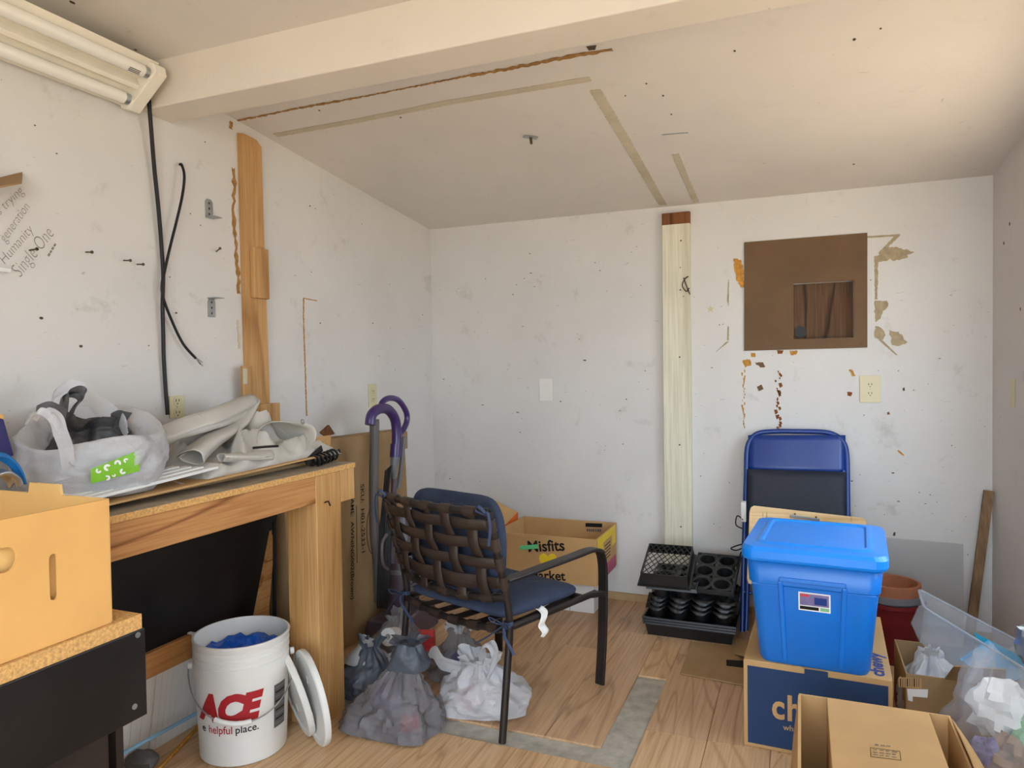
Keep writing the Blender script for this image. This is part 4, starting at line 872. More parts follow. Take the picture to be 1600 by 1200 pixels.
# --- carrier bags on the floor
FZ = .0095
bg = [('grey_bag', 'knotted translucent grey plastic bag by the bench leg', (-1.255,2.015), (.155,.105), .25, 'bagG', .17, 11, 5, (.03,.03)),
      ('white_bag', 'white plastic bag of pink packets with one upright handle, beside the chair leg', (-1.035,2.245), (.135,.10), .185, 'bagW', .30, 6, 9, (-.02,.0)),
      ('slate_bag', 'crumpled slate and cream plastic bag between bench leg and grey bag', (-1.475,2.205), (.095,.085), .20, 'bagD', .25, 6, 13, (0,0)),
      ('hazy_bag', 'hazy translucent bag holding a paper roll near the vacuum', (-1.52,2.47), (.15,.11), .21, 'bagT', .22, 6, 17, (.02,0)),
      ('tied_bag', 'white tied plastic bag with violet packets beneath the chair', (-1.235,2.46), (.115,.095), .18, 'bagT', .20, 8, 21, (0,0)),
      ('limp_bag', 'limp white plastic bag slumped beneath the chair cushion ties', (-1.125,2.39), (.055,.035), .12, 'bagW', .3, 5, 25, (0,0))]
for nm, lab, (x, y), (rx, ry), h, mt, nk, pl, sd, ln in bg:
    o = thing(nm, lab, 'plastic bag', (x,y,FZ), 'carrier bags on the floor')
    blob((x,y,FZ), rx, ry, h, sd, nk, pl, .028, full=nm in ('white_bag','slate_bag','limp_bag'), rot=(0,.35,.2,-.3,.4,.1)[[b[0] for b in bg].index(nm)], lean=ln).build('bag_body', M[mt], o, smooth=38)
    if nm == 'grey_bag':
        blob((x+.035,y+.035,h*.80), .065, .055, .10, 31, .5, 5, .014, nu=36, nv=22, flare=.3).build('knotted_top', M['bagD'], o, smooth=70)
    if nm == 'white_bag':
        m = MB(); P = [ony(758,1062,2.2), ony(752,1040,2.2), ony(754,1015,2.2), ony(764,1006,2.2), ony(771,1018,2.2), ony(768,1045,2.2), ony(760,1065,2.2)]
        ribbon(P, .035, (.3,.8,.1), 3, .005).build('bag_handle', M['bagW'], o, smooth=70)
        ribbon([ony(665,1040,2.18), ony(668,1025,2.2), ony(678,1020,2.24), ony(690,1035,2.24), ony(720,1045,2.22)], .045, (.2,.3,1), 8, .004).build('bag_handle', M['bagW'], o, smooth=70)
    if nm == 'slate_bag':
        blob((x-.02,y+.01,.12), .075, .065, .085, 41, .2, 5, .012, nu=36, nv=20).build('cream_lining', M['bagW'], o, smooth=70)
    if nm == 'tied_bag':
        for k in range(5): a = k*1.256; ribbon([Vector((x,y,FZ+h*.88)), Vector((x+.03*math.cos(a),y+.03*math.sin(a),FZ+h+.015)), Vector((x+.055*math.cos(a),y+.055*math.sin(a),FZ+h+.0))], .025, (math.sin(a),-math.cos(a),.2), k).build('knot_ear', M['bagW'], o, smooth=70)
def packet(name, label, c, s, rz, mat, tilt=.3):
    m = MB(Matrix.Translation(Vector(c)) @ Matrix.Rotation(rz, 4, 'Z') @ Matrix.Rotation(tilt, 4, 'X')); m.box((-s[0]/2,-s[1]/2,0),(s[0]/2,s[1]/2,s[2])); return tag(m.build(name, mat, bevel=.006), label, 'packet', 'packets inside the carrier bags')
packet('packet', 'pink packet inside the white bag beside the chair leg', (-1.03,2.215,.04), (.10,.04,.06), .3, M['pinkpk']); packet('packet', 'red packet inside the white bag beside the chair leg', (-1.075,2.19,.03), (.06,.03,.05), -.2, M['redpk'])
packet('packet', 'red packet inside the knotted grey bag', (-1.18,1.985,.03), (.06,.03,.05), .5, M['redpk']); packet('packet', 'violet packet inside the knotted grey bag', (-1.27,2.01,.08), (.09,.04,.07), .1, M['violet']); packet('packet', 'violet packet inside the tied white bag', (-1.23,2.44,.03), (.09,.05,.08), -.3, M['violet'])
packet('packet', 'red and white packet squeezed between the bags under the chair', (-1.37,2.44,.10), (.07,.05,.07), .4, M['redpk'])
c = Vector((-1.50,2.41,.14)); tag(MB().lathe([(.012,-.045),(.034,-.045),(.034,.045),(.012,.045),(.012,-.045)], c, 24, Matrix.Rotation(R(75),3,'X') @ Matrix.Rotation(.4,3,'Z')).build('paper_roll', M['paper'], smooth=40), 'white paper roll inside the hazy translucent bag', 'paper roll')

# ================================================================== BACK WALL AND RIGHT SIDE
def cbox(name, label, lo, hi, mat, rz=0, th=.005, open_top=False, inner=None, cat='box', bev=.002):
    c = Vector(((lo[0]+hi[0])/2, (lo[1]+hi[1])/2, lo[2])); T = Matrix.Translation(c) @ Matrix.Rotation(rz, 4, 'Z')
    hx, hy, h = (hi[0]-lo[0])/2, (hi[1]-lo[1])/2, hi[2]-lo[2]; o = thing(name, label, cat, c)
    if open_top:
        for nm, a, b in (('front_side',(-hx,-hy,0),(hx,-hy+th,h)),('back_side',(-hx,hy-th,0),(hx,hy,h)),('left_side',(-hx,-hy+th,0),(-hx+th,hy-th,h)),('right_side',(hx-th,-hy+th,0),(hx,hy-th,h)),('bottom',(-hx+th,-hy+th,0),(hx-th,hy-th,th))):
            MB(T).box(a, b).build(nm, mat, o, bevel=.001, seg=1)
    else: MB(T).box((-hx,-hy,0),(hx,hy,h)).build('carton_body', mat, o, bevel=bev)
    return o, T, hx, hy, h
# grey-white carton with the grocery box standing on it
o, T, hx, hy, h = cbox('pale_carton', 'pale grey carton on the floor beneath the printed grocery box', (-1.30,3.285,FZ), (-.925,3.50,.196), M['paper'])
MB(T).box((hx*.35,-hy-.001,.0),(hx*.36,-hy,h)).build('carton_seam', M['inkgrey'], o)
MB().tube(bez([ony(869,950,3.28), ony(876,957,3.28), ony(882,946,3.28), ony(878,940,3.28)], 5), .002, 6).build('loose_strap', M['blk'], o)
o, T, hx, hy, h = cbox('grocery_box', 'open cardboard grocery box with black lettering and a yellow heart', (-1.36,3.11,.198), (-.862,3.485,.412), M['card'], 0, .005, True)
F0 = Vector((0,3.11,0))
def gf(x, y, l=0): return ony(x, y, 3.11-l)
lettering('Misfits', gf(826,862), gf(883,860), NZ, M['ink'], o, .022, hscale=1.0); lettering('Market', gf(828,905), gf(884,907), NZ, M['ink'], o, .022, hscale=1.0)
hp = []
for k in range(28):
    a = 2*math.pi*k/28; hp.append((856+13.5*math.sin(a)**3*1.0, 876-(13*math.cos(a)-5*math.cos(2*a)-2*math.cos(3*a)-math.cos(4*a))*.95))
decal([gf(*p) for p in hp], M['yellow'], o, NY, .001, 'printed_heart'); decal([gf(*p) for p in ((812,853),(840,850),(841,857),(813,859))], M['mint'], o, NY, .002, 'green_tape')
MB(T).box((hx,-hy+.02,.12),(hx+.001,hy-.02,h-.005)).build('yellow_panel', M['yellow'], o); MB(T).box((hx,-hy+.10,.0),(hx+.001,hy-.02,.06)).build('pink_panel', M['pink'], o); MB(T).box((hx+.001,-hy+.12,.07),(hx+.002,hy-.1,h-.04)).build('info_panel', M['card'], o)
for k in range(5): MB(T).box((hx+.002,-hy+.14,.085+.016*k),(hx+.0025,hy-.13,.090+.016*k)).build('print_line', M['ink'], o)
pa, pb = ony(916,821,3.479), ony(940,822,3.479); decal([ony(x,y,3.479) for x, y in ((915,817),(941,818),(941,824),(915,823))], M['ink'], o, NY, .001, 'printed_bar'); dashes(ony(917,828,3.479), ony(940,829,3.479), .016, 7, M['inkgrey'], o, NY, seed=3)
# cardboard pieces behind the chair
m = MB(); P = [ony(738,790,3.40), ony(763,777,3.45), ony(808,800,3.38), ony(790,822,3.30), ony(770,815,3.30)]
t = thing('orange_edged_carton', 'tilted small carton with an orange side behind the patio chair', 'box', ony(780,830,3.38))
A_, B_, C_, D_ = ony(735,800,3.30), ony(763,777,3.42), ony(809,800,3.42), ony(781,828,3.30); dz = Vector((0,.0,-.05))
m = MB(); m.pts([A_,B_,C_,D_,A_+dz,B_+dz,C_+dz,D_+dz], [(0,1,2,3),(4,7,6,5),(0,4,5,1),(1,5,6,2),(3,7,4,0)]); m.build('carton_body', M['card'], t)
m = MB(); m.pts([D_,C_,C_+dz,D_+dz], [(0,1,2,3)]); m.build('orange_side', M['orange'], t, solid=.002)
cbox('support_carton', 'brown carton on the floor behind the chair, under the tilted carton', (-1.62,3.20,FZ), (-1.40,3.48,.36), M['cardD'])
m = MB(); m.pts([ony(705,788,3.35), ony(729,779,3.40), ony(731,812,3.40), ony(706,822,3.35)], [(0,1,2,3)]); tag(m.build('cardboard_scrap', M['cardD'], solid=.004), 'thin brown cardboard strip behind the chair cushion', 'cardboard')
# --- black nursery trays
def tray(T, nx, ny, px, py, depth, r, name, label, lip=.01, wave=0., seed=0, mat=None):
    o = thing(name, label, 'plant tray', T @ Vector((0,0,-depth)), 'black nursery trays'); m = MB(T); K = 16
    W, D = nx*px/2, ny*py/2
    def zed(x, y):
        e = wave*(math.cos(2*math.pi*x/px)*(1 if abs(abs(y)-D) < 1e-4 else 0)+math.cos(2*math.pi*y/py)*(1 if abs(abs(x)-W) < 1e-4 else 0))
        return -wave+e if e else 0.
    for i in range(nx):
        for j in range(ny):
            cx, cyy = (i-nx/2+.5)*px, (j-ny/2+.5)*py; V = []; F = []
            for k in range(K):
                a = 2*math.pi*(k+.5)/K; ca, sa = math.cos(a), math.sin(a); q = 1/max(abs(ca), abs(sa)); x, y = cx+ca*q*px/2, cyy+sa*q*py/2
                V.append((x, y, zed(x, y)))
            for rr_, z in ((r, -.004), (r*.8, -depth)):
                for k in range(K): a = 2*math.pi*(k+.5)/K; V.append((cx+rr_*math.cos(a), cyy+rr_*math.sin(a), z))
            for L_ in range(2):
                for k in range(K): F.append((L_*K+k, L_*K+(k+1) % K, (L_+1)*K+(k+1) % K, (L_+1)*K+k))
            F.append(tuple(2*K+k for k in range(K))); m.pts(V, F)
    m.build('cell_sheet', mat or M['tray'], o, solid=.0014, smooth=40)
    if wave < .008: MB(T).pts([(sx*(W+e), sy*(D+e), z) for e, z in ((0,-.002-wave*.9),(lip,-.002-wave*.9),(lip+.003,-.016-wave*.9)) for sx, sy in ((-1,-1),(1,-1),(1,1),(-1,1))], [(4*a+k, 4*a+(k+1) % 4, 4*a+4+(k+1) % 4, 4*a+4+k) for a in range(2) for k in range(4)]).build('rim', mat or M['tray'], o, solid=.0015)
    return o
TX, TY = -.455, 3.27; TW, TD = .385, .34
def TM(x, y, z, rx=0, rz=0, ry=0): return Matrix.Translation((x,y,z)) @ Matrix.Rotation(rz,4,'Z') @ Matrix.Rotation(rx,4,'X') @ Matrix.Rotation(ry,4,'Y')
for k, (h, w) in enumerate(((.062,0),(.074,.004),(.086,.006))):
    o = thing('flat_tray', ('lowest','middle','top')[k]+' of the three flat black trays under the pot trays', 'plant tray', (TX,TY,FZ+.012*k), 'flat trays'); W, D = TW/2-.004+w/2, TD/2-.004+w/2
    z0 = FZ+.012*k; m = MB()
    V = [(TX+sx*(W-a), TY+sy*(D-a), z) for a, z in ((.012,z0),(0,z0+.06),(-.006,z0+.06),(-.007,z0+.052)) for sx, sy in ((-1,-1),(1,-1),(1,1),(-1,1))]
    m.pts(V, [(3,2,1,0)]+[(4*a+i, 4*a+(i+1) % 4, 4*a+4+(i+1) % 4, 4*a+4+i) for a in range(3) for i in range(4)]); m.build('tray_shell', M['tray'], o, solid=.0015)
for k in range(3): tray(TM(TX+.004*k,TY,FZ+.118+.022*k+.012,0,.01*k), 4, 3, .095, .105, .055, .038, 'pot_tray', ('lowest','second','third')[k]+' wavy-edged pot tray in the black tray stack', .006, .013, k)
tray(TM(TX-.075,TY-.01,.245,R(3),.02), 2, 3, .10, .10, .06, .040, 'pot_tray', 'pot tray beneath the upturned mesh tray', .006, .004, 7)
tray(TM(TX+.092,TY+.01,.272,R(17),-.04), 2, 3, .088, .095, .065, .036, 'pot_tray', 'tilted pot tray lying at the right top of the tray stack', .008, .003, 9)
T = TM(-.562,3.215,.322,R(17),.03)
o = thing('mesh_tray', 'upturned black mesh-bottomed tray on top of the tray stack', 'plant tray', T @ Vector((0,0,-.05)), 'black nursery trays')
W, D, H_ = .098, .125, .05
m = MB(T); m.pts([(sx*(W+a), sy*(D+a), z) for a, z in ((0,0),(.008,-H_),(.016,-H_),(.016,-H_-.006)) for sx, sy in ((-1,-1),(1,-1),(1,1),(-1,1))], [(4*a+i, 4*a+(i+1) % 4, 4*a+4+(i+1) % 4, 4*a+4+i) for a in range(3) for i in range(4)]); m.build('tray_side', M['tray'], o, solid=.002)
m = MB(T)
for k in range(-9, 10):
    for s in (-1, 1):
        x0 = k*.026; pts = []
        for q in (-D, D):
            pts.append((x0+s*q*.55, q))
        (xa, ya_), (xb, yb_) = pts
        def clipx(xa, ya_, xb, yb_):
            t0, t1 = 0., 1.; dx = xb-xa
            for lim, sg in ((-W, 1), (W, -1)):
                fa, fb = sg*(xa-lim), sg*(xb-lim)
                if fa < 0 and fb < 0: return None
                if fa < 0: t0 = max(t0, fa/(fa-fb))
                if fb < 0: t1 = min(t1, fa/(fa-fb))
            return (t0, t1) if t1 > t0 else None
        tt = clipx(xa, ya_, xb, yb_)
        if tt: m.bar((xa+(xb-xa)*tt[0], ya_+(yb_-ya_)*tt[0], -.001), (xa+(xb-xa)*tt[1], ya_+(yb_-ya_)*tt[1], -.001), .0026, .003)
for a, b in (((-W,-D),(W,-D)),((W,-D),(W,D)),((W,D),(-W,D)),((-W,D),(-W,-D))): m.bar((*a,-.001),(*b,-.001),.006,.004)
m.build('mesh_bottom', M['tray'], o)
# flattened cardboard on the floor
P = [onz(x,y,.013) for x, y in ((1080,1003),(1063,1053),(1185,1075),(1195,1015))]
o = sheetbox('flat_cardboard', 'flattened cardboard on the floor in front of black trays', 'cardboard', P, M['cardD'], .005)
decal([onz(x,y,.017) for x, y in ((1135,1031),(1166,1033),(1166,1044),(1135,1040))], M['ink'], o, NZ, 0, 'printed_strip')
P = [onz(x,y,z) for x, y, z in ((1148,997,.014),(1147,1022,.014),(1172,1028,.05),(1178,1000,.05))]; sheetbox('cardboard_fold', 'small folded cardboard piece beside the navy pet food carton', 'cardboard', P, M['cardD'], .005)
# --- folding chair leaning folded on the back wall
def onpl(x, y, y0, k): d = ray(x, y); t_ = (y0+k*CH)/(d.y-k*d.z); return C0+d*t_
K0, KK = 3.255, .265
def fp(x, y, o=0.): return onpl(x, y, K0-o, KK)
t = thing('folding_chair', 'folded blue metal folding chair leaning on the back wall', 'chair', fp(1245,995))
pth = [fp(1160,994),fp(1163,850),fp(1166,740),fp(1167,705),fp(1172,688),fp(1185,677),fp(1210,674),fp(1245,674),fp(1285,675),fp(1305,680),fp(1318,692),fp(1323,712),fp(1324,760),fp(1325,850),fp(1327,1000)]
for p in pth: p.z = max(p.z, .021)
MB().tube(bez(pth, 6), .0115, 12).build('tube_frame', M['blue'], t, smooth=50)
m = MB(); m.grid(lambda u, v: fp(1169+u*(1321-1169), 680+v*(735+5*u-680), .006+.018*math.sin(u*math.pi)), 16, 8); m.build('back_panel', M['blue'], t, smooth=50, solid=.003)
m = MB(); m.grid(lambda u, v: fp(1168+u*154, 733+5*u+v*135, .022+.010*math.sin(u*math.pi)**.5*math.sin(v*math.pi)**.5), 16, 12); m.build('seat_pad', M['darkpad'], t, smooth=50, solid=.012)
MB().tube([fp(1172,735,.012),fp(1170,860,.014),fp(1166,985,.03)], .009, 10).build('rear_leg', M['blue'], t, smooth=50); MB().tube([fp(1318,735,.012),fp(1320,860,.014),fp(1322,990,.03)], .009, 10).build('rear_leg', M['blue'], t, smooth=50)
MB().tube([fp(1162,925,.02),fp(1200,930,.02),fp(1322,945,.02)], .006, 8).build('cross_brace', M['blue'], t, smooth=50)
MB().box(tuple(fp(1161,815,.03)-Vector((.008,.004,0))), tuple(fp(1164,783,.03)+Vector((.006,.004,0)))).build('white_tag', M['white'], t)
for pts in ([(1161,812),(1152,806),(1150,820),(1160,826)], [(1161,850),(1150,853),(1142,857),(1150,860),(1161,856)], [(1158,862),(1153,880),(1152,890)]): MB().tube(bez([fp(x,y,.035) for x, y in pts], 5), .0032, 6).build('black_cord', M['blk'], t, smooth=50)
# drawing board with clip in front of it
def dp(x, y, o=0.): return onpl(x, y, 3.16-o, .22)
t = thing('drawing_board', 'pale plywood clip board leaning in front of the blue folding chair', 'board', dp(1260,990))
P = [dp(1175,792),dp(1178,790),dp(1348,810),dp(1353,815),dp(1352,905),dp(1345,935),dp(1190,912),dp(1168,908),dp(1168,905)]
P = [dp(x,y) for x, y in ((1178,790),(1173,793),(1171,800),(1167,905),(1170,912),(1350,935),(1354,818),(1352,812),(1347,809))]
m = MB(); m.pts(P, [tuple(range(9))]); m.build('board', M['pine'], t, solid=.008, bevel=.002)
a, b = dp(1234,806,.008), dp(1281,812,.008); MB().bar(a, b, .006, .012).build('clip_bar', M['metal'], t, bevel=.002)
for x, y in ((1242,803),(1275,808)): p = dp(x,y,.009); MB().tube([p, p+Vector((0,-.004,0))], .004, 8).build('rivet', M['nail'], t)
for x in (1192,1198,1330): MB().bar(dp(x,801,.0055), dp(x,815,.0055), .001, .001).build('ruled_mark', M['ink'], t)
# support under the board
cbox('brown_carton', 'plain brown carton standing behind the navy pet food carton', (-.14,2.93,FZ), (.20,3.16,.30), M['card'])
# --- navy printed carton and blue tote
CR = R(-2)
o, T, hx, hy, h = cbox('pet_food_carton', 'large carton with navy printed front below the blue tote', (-.160,2.295,FZ), (.252,2.86,.281), M['card'], CR)
MB(T).box((-hx+.012,-hy-.0012,.012),(hx-.012,-hy-.0002,h-.018)).build('navy_panel', M['bpaper'], o)
def tl(x, z): return T @ Vector((x, -hy-.0014, z))
Xc = lambda px: (T.inverted() @ ony(px,1110,2.29)).x
lettering('chewy', tl(Xc(1206),.105), tl(Xc(1345),.105), NZ, M['card'], o, .028, hscale=1.25, spacing=1.12); lettering('whe', tl(Xc(1223),.072), tl(Xc(1246),.072), NZ, M['card'], o, .01, hscale=1.0)
a, b = T @ Vector((hx-.02,-hy+.02,h)), T @ Vector((hx-.02,-hy+.20,h)); lettering('chewy', a, b, Vector((-1,0,0)), M['blue'], o, .03, hscale=.8)
MB(T).box((-.03,-hy-.0016,h-.075),(.035,-hy-.0008,h-.002)).build('tape', M['bpaper'], o); MB(T).box((-.035,-hy-.001,h-.001),(.03,hy-.01,h+.0008)).build('tape', M['cardD'], o)
def rrect(hx, hy, r, n=6):
    out = []
    for cx, cyy, a0 in ((hx-r,hy-r,0),(-hx+r,hy-r,90),(-hx+r,-hy+r,180),(hx-r,-hy+r,270)):
        for k in range(n+1): a = R(a0+90*k/n); out.append((cx+r*math.cos(a), cyy+r*math.sin(a)))
    return out
def loft(m, secs, close_bottom=True, close_top=False):
    V = []; n = len(secs[0][0])
    for pts, z in secs: V += [(x, y, z) for x, y in pts]
    F = [(i*n+k, i*n+(k+1) % n, (i+1)*n+(k+1) % n, (i+1)*n+k) for i in range(len(secs)-1) for k in range(n)]
    if close_bottom: F.append(tuple(range(n))[::-1])
    if close_top: F.append(tuple((len(secs)-1)*n+k for k in range(n)))
    m.pts(V, F); return m
TC = Vector((.042,2.475,.2825)); TT = Matrix.Translation(TC) @ Matrix.Rotation(R(-4),4,'Z')
t = thing('storage_tote', 'blue plastic storage tote with lid on top of the navy carton', 'storage box', TC)
loft(MB(TT), [(rrect(.148,.172,.03),0),(rrect(.154,.178,.035),.012),(rrect(.176,.20,.035),.245),(rrect(.181,.205,.035),.25),(rrect(.188,.212,.035),.335)]).build('tote_body', M['tote'], t, smooth=35, solid=.003)
for s in (-1, 1):                                       # moulded ribs on the front face
    MB(TT).bar((s*.078,-.1785,.012),(s*.088,-.2085,.262),.014,.010,(0,1,0)).build('moulded_rib', M['tote'], t, bevel=.003)
MB(TT).bar((-.092,-.2095,.268),(.092,-.2095,.268),.008,.014,(0,0,1)).build('moulded_rib', M['tote'], t, bevel=.003)
for s in (-1, 1): MB(TT).bar((s*.092,-.202,.245),(s*.172,-.2005,.245),.004,.005,(0,0,1)).build('moulded_ledge', M['tote'], t, bevel=.001)
ld = loft(MB(TT), [(rrect(.200,.226,.045),.322),(rrect(.203,.229,.045),.330),(rrect(.203,.229,.045),.352),(rrect(.196,.222,.045),.364),(rrect(.165,.190,.04),.367),(rrect(.155,.178,.035),.372),(rrect(.146,.168,.03),.372),(rrect(.140,.162,.03),.367)], False, True).build('lid', M['lid'], t, smooth=8)
fn = lambda x, z: TT @ Vector((x, -.172-.028*(z/.245)-.0035, z))
def lq(x0, x1, z0, z1, mat, nm, l=0.): m = MB(); m.pts([fn(x0,z0)+Vector((0,-l,0)), fn(x1,z0)+Vector((0,-l,0)), fn(x1,z1)+Vector((0,-l,0)), fn(x0,z1)+Vector((0,-l,0))], [(0,1,2,3)]); return m.build(nm, mat, t)
lq(-.038,.050,.178,.235,M['paper'],'label'); lq(-.034,.046,.195,.231,M['violet'],'label_picture',.0006); lq(.006,.040,.200,.222,M['blue'],'label_picture',.001); lq(-.034,.018,.182,.192,M['ink'],'label_text',.0006); lq(.022,.046,.182,.192,M['greens'],'label_text',.0006); lq(-.033,-.008,.222,.229,M['redpk'],'label_logo',.001)
# --- pots behind the tote
PC = Vector((.335,3.20,FZ))
for nm, lab, cat, prof, mt, z in (('red_bucket','dark red plastic bucket behind the blue tote','bucket',[(0,0),(.088,0),(.113,.225),(.119,.227),(.119,.240),(.110,.24),(.085,.006),(0,.006)],'maroon',0),
        ('grey_pot','grey pot rim nested in the dark red bucket','plant pot',[(0,0),(.06,0),(.105,.17),(.113,.172),(.113,.195),(.104,.195),(.06,.006),(0,.006)],'greyp',.075),
        ('terracotta_pot','terracotta pot nested above the grey pot','plant pot',[(0,0),(.055,0),(.092,.14),(.101,.142),(.101,.185),(.092,.185),(.088,.14),(.05,.006),(0,.006)],'terra',.125)):
    o = thing(nm, lab, cat, PC+Vector((0,0,z))); MB().lathe(prof, PC+Vector((0,0,z)), 40).build('pot_shell', M[mt], o, smooth=40); k = len(prof); MB().lathe([(prof[3][0],prof[3][1]),(prof[3][0]+.003,prof[3][1]),(prof[3][0]+.003,prof[4][1]),(prof[3][0],prof[4][1]),(prof[3][0],prof[3][1])], PC+Vector((0,0,z)), 40).build('pot_rim', M[mt], o, smooth=40)
# --- clear sheet and stick in the corner
q = [BW(1385,840,.03), BW(1505,850,.03), BW(1507,985,.09), BW(1385,985,.09)]; sheetbox('acrylic_sheet', 'clear acrylic sheet leaning on the back wall behind the pots', 'plastic sheet', q, M['acryl'], .004)
a, b = Vector((.727,3.50,.655)), Vector((.640,3.42,.012)); tag(MB().bar(a, b, .036, .018, (0,1,0)).build('wooden_stake', M['stick'], bevel=.002), 'weathered wooden stake leaning in the right-hand corner', 'wooden stake')
# --- carton with barcode, white bag on it, clear bin leaning
o, T, hx, hy, h = cbox('barcode_carton', 'open brown carton with a barcode panel beside the navy carton', (.30,2.50,FZ), (.56,2.80,.225), M['cardD'], 0, .005, True)
def bf(x, y, l=.001): return ony(x, y, 2.50-l)
decal([bf(*p) for p in ((1404,1058),(1440,1060),(1440,1076),(1404,1073))], M['card'], o, NY, 0, 'barcode_panel')
for k in range(9): p = [bf(1407+3.6*k,1060,.0018), bf(1407+3.6*k,1073,.0018)]; MB().bar(p[0], p[1], .0014 if k % 3 else .003, .0006, (0,1,0)).build('barcode_line', M['ink'], o)
decal([bf(*p) for p in ((1417,1076),(1450,1077),(1449,1090),(1426,1088),(1426,1096),(1419,1094))], M['paper'], o, NY, .0008, 'paper_label')
m = MB(); m.pts([(.405,2.498,.225),(.56,2.495,.225),(.55,2.44,.30),(.42,2.44,.29)], [(0,1,2,3)]); m.build('raised_flap', M['cardD'], o, solid=.004)
o = thing('crumpled_bag', 'crumpled white plastic bag stuffed in the barcode carton', 'plastic bag', (.40,2.60,.02), 'carrier bags on the floor'); blob((.385,2.60,.02), .075, .08, .25, 51, .3, 6, .034, flare=.0, knot=.95, full=True).build('bag_body', M['bagW'], o, smooth=70)
RM = [ony(1443,925,2.95), ony(1452,952,2.74), ony(1640,1066,2.42), ony(1625,1020,2.62)]; BT = [ony(1420,972,2.92), ony(1437,1008,2.74), ony(1575,1100,2.46), ony(1590,1062,2.64)]
t = thing('clear_bin', 'clear plastic storage bin tipped over beside the right wall', 'storage box', (BT[0]+BT[2])/2)
def lerp4(Q, u, v): return Q[0]*(1-u)*(1-v)+Q[1]*(1-u)*v+Q[2]*u*v+Q[3]*u*(1-v)
cen = sum(RM, Vector())/4
def sec(f, g_=1.0, n=5):
    Q = [BT[i]+(RM[i]-BT[i])*f for i in range(4)]; c = sum(Q, Vector())/4; Q = [c+(q-c)*g_ for q in Q]; out = []
    for i in range(4):
        p, a_, b_ = Q[i], Q[i-1], Q[(i+1) % 4]; s0 = p+(a_-p).normalized()*.03; s1 = p+(b_-p).normalized()*.03
        for k in range(n+1): w = k/n; out.append(s0*(1-w)**2+p*2*w*(1-w)+s1*w*w)
    return out
S = [sec(0,.9),sec(.06,1),sec(.80,1.0),sec(.82,1.03),sec(.97,1.04),sec(.98,1.09),sec(1.0,1.09)]; n = len(S[0]); m = MB()
m.pts([p for s in S for p in s], [(i*n+k, i*n+(k+1) % n, (i+1)*n+(k+1) % n, (i+1)*n+k) for i in range(len(S)-1) for k in range(n)]+[tuple(range(n))[::-1]]); m.build('bin_shell', M['clearbin'], t, smooth=40, solid=.0025)
m = MB(); m.tube(sec(.985,1.10)+[sec(.985,1.10)[0]], .0045, 6); m.build('bin_rim', M['rim'], t, smooth=50)
e = RM[2]-RM[1]; mid = lambda f, a_: BT[1]+(RM[1]-BT[1])*f+e*a_
o = thing('teal_folder', 'bright teal plastic folder inside the tipped clear bin', 'folder', cen)
P = [ony(1522,988,2.70), ony(1612,1034,2.56), ony(1604,1066,2.54), ony(1545,1040,2.62)]; m = MB(); m.pts(P, [(0,1,2,3)]); m.build('cover', M['teal'], o, solid=.006)
P = [ony(1500,1030,2.62), ony(1545,1000,2.66), ony(1600,1058,2.52), ony(1560,1075,2.50)]; m = MB(); m.pts(P, [(0,1,2,3)]); m.build('inner_sheet', plain('pale_teal',(96,178,220),.4), o, solid=.003)
# --- big clear bag of packaging, silver wrap
bcx = Vector((.505,2.13,FZ)); t = thing('clear_rubbish_bag', 'large clear plastic bag of mixed packaging near the right wall', 'plastic bag', bcx)
blob(bcx, .16, .16, .44, 61, .45, 9, .03, flare=.0, knot=.93, full=True).build('bag_body', M['bagC'], t, smooth=70)
rr = random.Random(12)
for k, (mt, lab) in enumerate((('greens','crumpled green packaging in the clear bag'),('brownpk','crumpled brown paper in the clear bag'),('paper','crumpled white paper in the clear bag'),('greens','second crumpled green wrapper low in the clear bag'),('violet','violet printed wrapper in the clear bag'),('brownpk','second crumpled brown paper low in the clear bag'))):
    c = bcx+Vector(((.055,-.01,-.03,.05,-.085,-.02)[k], (-.035,-.06,.02,-.06,-.07,.04)[k], (.24,.20,.29,.10,.22,.05)[k])); rad = (.075,.07,.07,.07,.03,.075)[k]
    m = MB(); m.grid(lambda u, v: c+Vector((math.sin(v*math.pi)*math.cos(u*6.283), math.sin(v*math.pi)*math.sin(u*6.283), -math.cos(v*math.pi)))*rad*(1+.45*turb((math.sin(v*math.pi)*math.cos(u*6.283), math.sin(v*math.pi)*math.sin(u*6.283), math.cos(v*math.pi)), 2.2, k*5)), 22, 14, True)
    tag(m.build('wrapper', M[mt], smooth=25), lab, 'packaging', 'packaging in the clear bag')
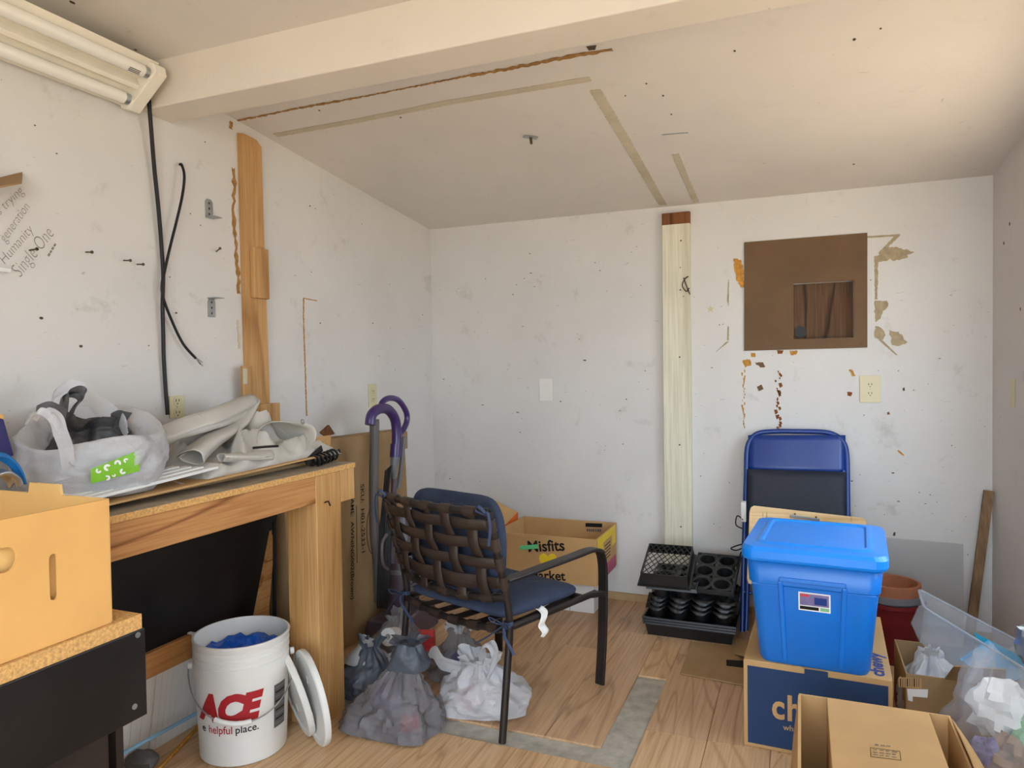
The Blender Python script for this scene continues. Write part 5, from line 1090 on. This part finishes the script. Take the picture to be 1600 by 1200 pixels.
c = Vector((.565,2.20,.455)); m = MB(); m.grid(lambda u, v: c+Vector((.05*math.sin(v*math.pi)*math.cos(u*6.283), .05*math.sin(v*math.pi)*math.sin(u*6.283), -.06*math.cos(v*math.pi)))*(1+.3*turb((u*5,v*5,0), 1.5, 3)), 26, 16, True)
tag(m.build('foil_wrap', M['metal'], smooth=20), 'crumpled silver foil wrap on top of the clear bag', 'foil')
# --- foreground open carton holding a smaller closed carton
t = thing('open_carton', 'open carton in the foreground holding a smaller closed carton', 'box', (.16,1.74,FZ))
X0, X1, Y0, Y1, Z_ = -.008, .335, 1.45, 1.995, .332
for nm, a, b in (('left_side',(X0,Y0,FZ),(X0+.005,Y1,Z_)),('right_side',(X1-.005,Y0,FZ),(X1,Y1,Z_)),('back_side',(X0+.005,Y1-.005,FZ),(X1-.005,Y1,Z_)),('front_side',(X0+.005,Y0,FZ),(X1-.005,Y0+.005,Z_)),('bottom',(X0+.005,Y0+.005,FZ),(X1-.005,Y1-.005,FZ+.005))): MB().box(a, b).build(nm, M['card'], t)
m = MB(); m.pts([(X0,Y0,Z_),(X0,Y1-.01,Z_),(X0-.012,Y1-.03,Z_-.10),(X0-.03,Y0,Z_-.16)], [(0,1,2,3)]); m.build('flap', M['card'], t, solid=.004)
m = MB(); m.grid(lambda u, v: Vector((X1+.06*math.sin(v*1.8)*u**.5, Y1-.02-.45*u, Z_-.12*v*v+.01*math.sin(u*4))), 12, 8); m.build('flap', M['card'], t, solid=.004, smooth=40)
o, T, hx, hy, h = cbox('inner_carton', 'smaller closed carton with fine black print inside the foreground carton', (.058,1.47,.05), (.288,1.985,.337), M['card'])
def it(x, y): return onz(x, y, .338)
dashes(it(1367,1164), it(1394,1167), .003, 3, M['inkgrey'], o, NZ, seed=1)
q = [it(1360,1168), it(1406,1174), it(1408,1188), it(1361,1182)]
for k in range(4): MB().bar(q[k], q[(k+1) % 4], .0008, .0006).build('printed_frame', M['ink'], o)
for k in range(3): dashes(it(1364,1171.5+4*k), it(1404,1176.5+4*k), .0022, 4, M['inkgrey'], o, NZ, seed=k+4)
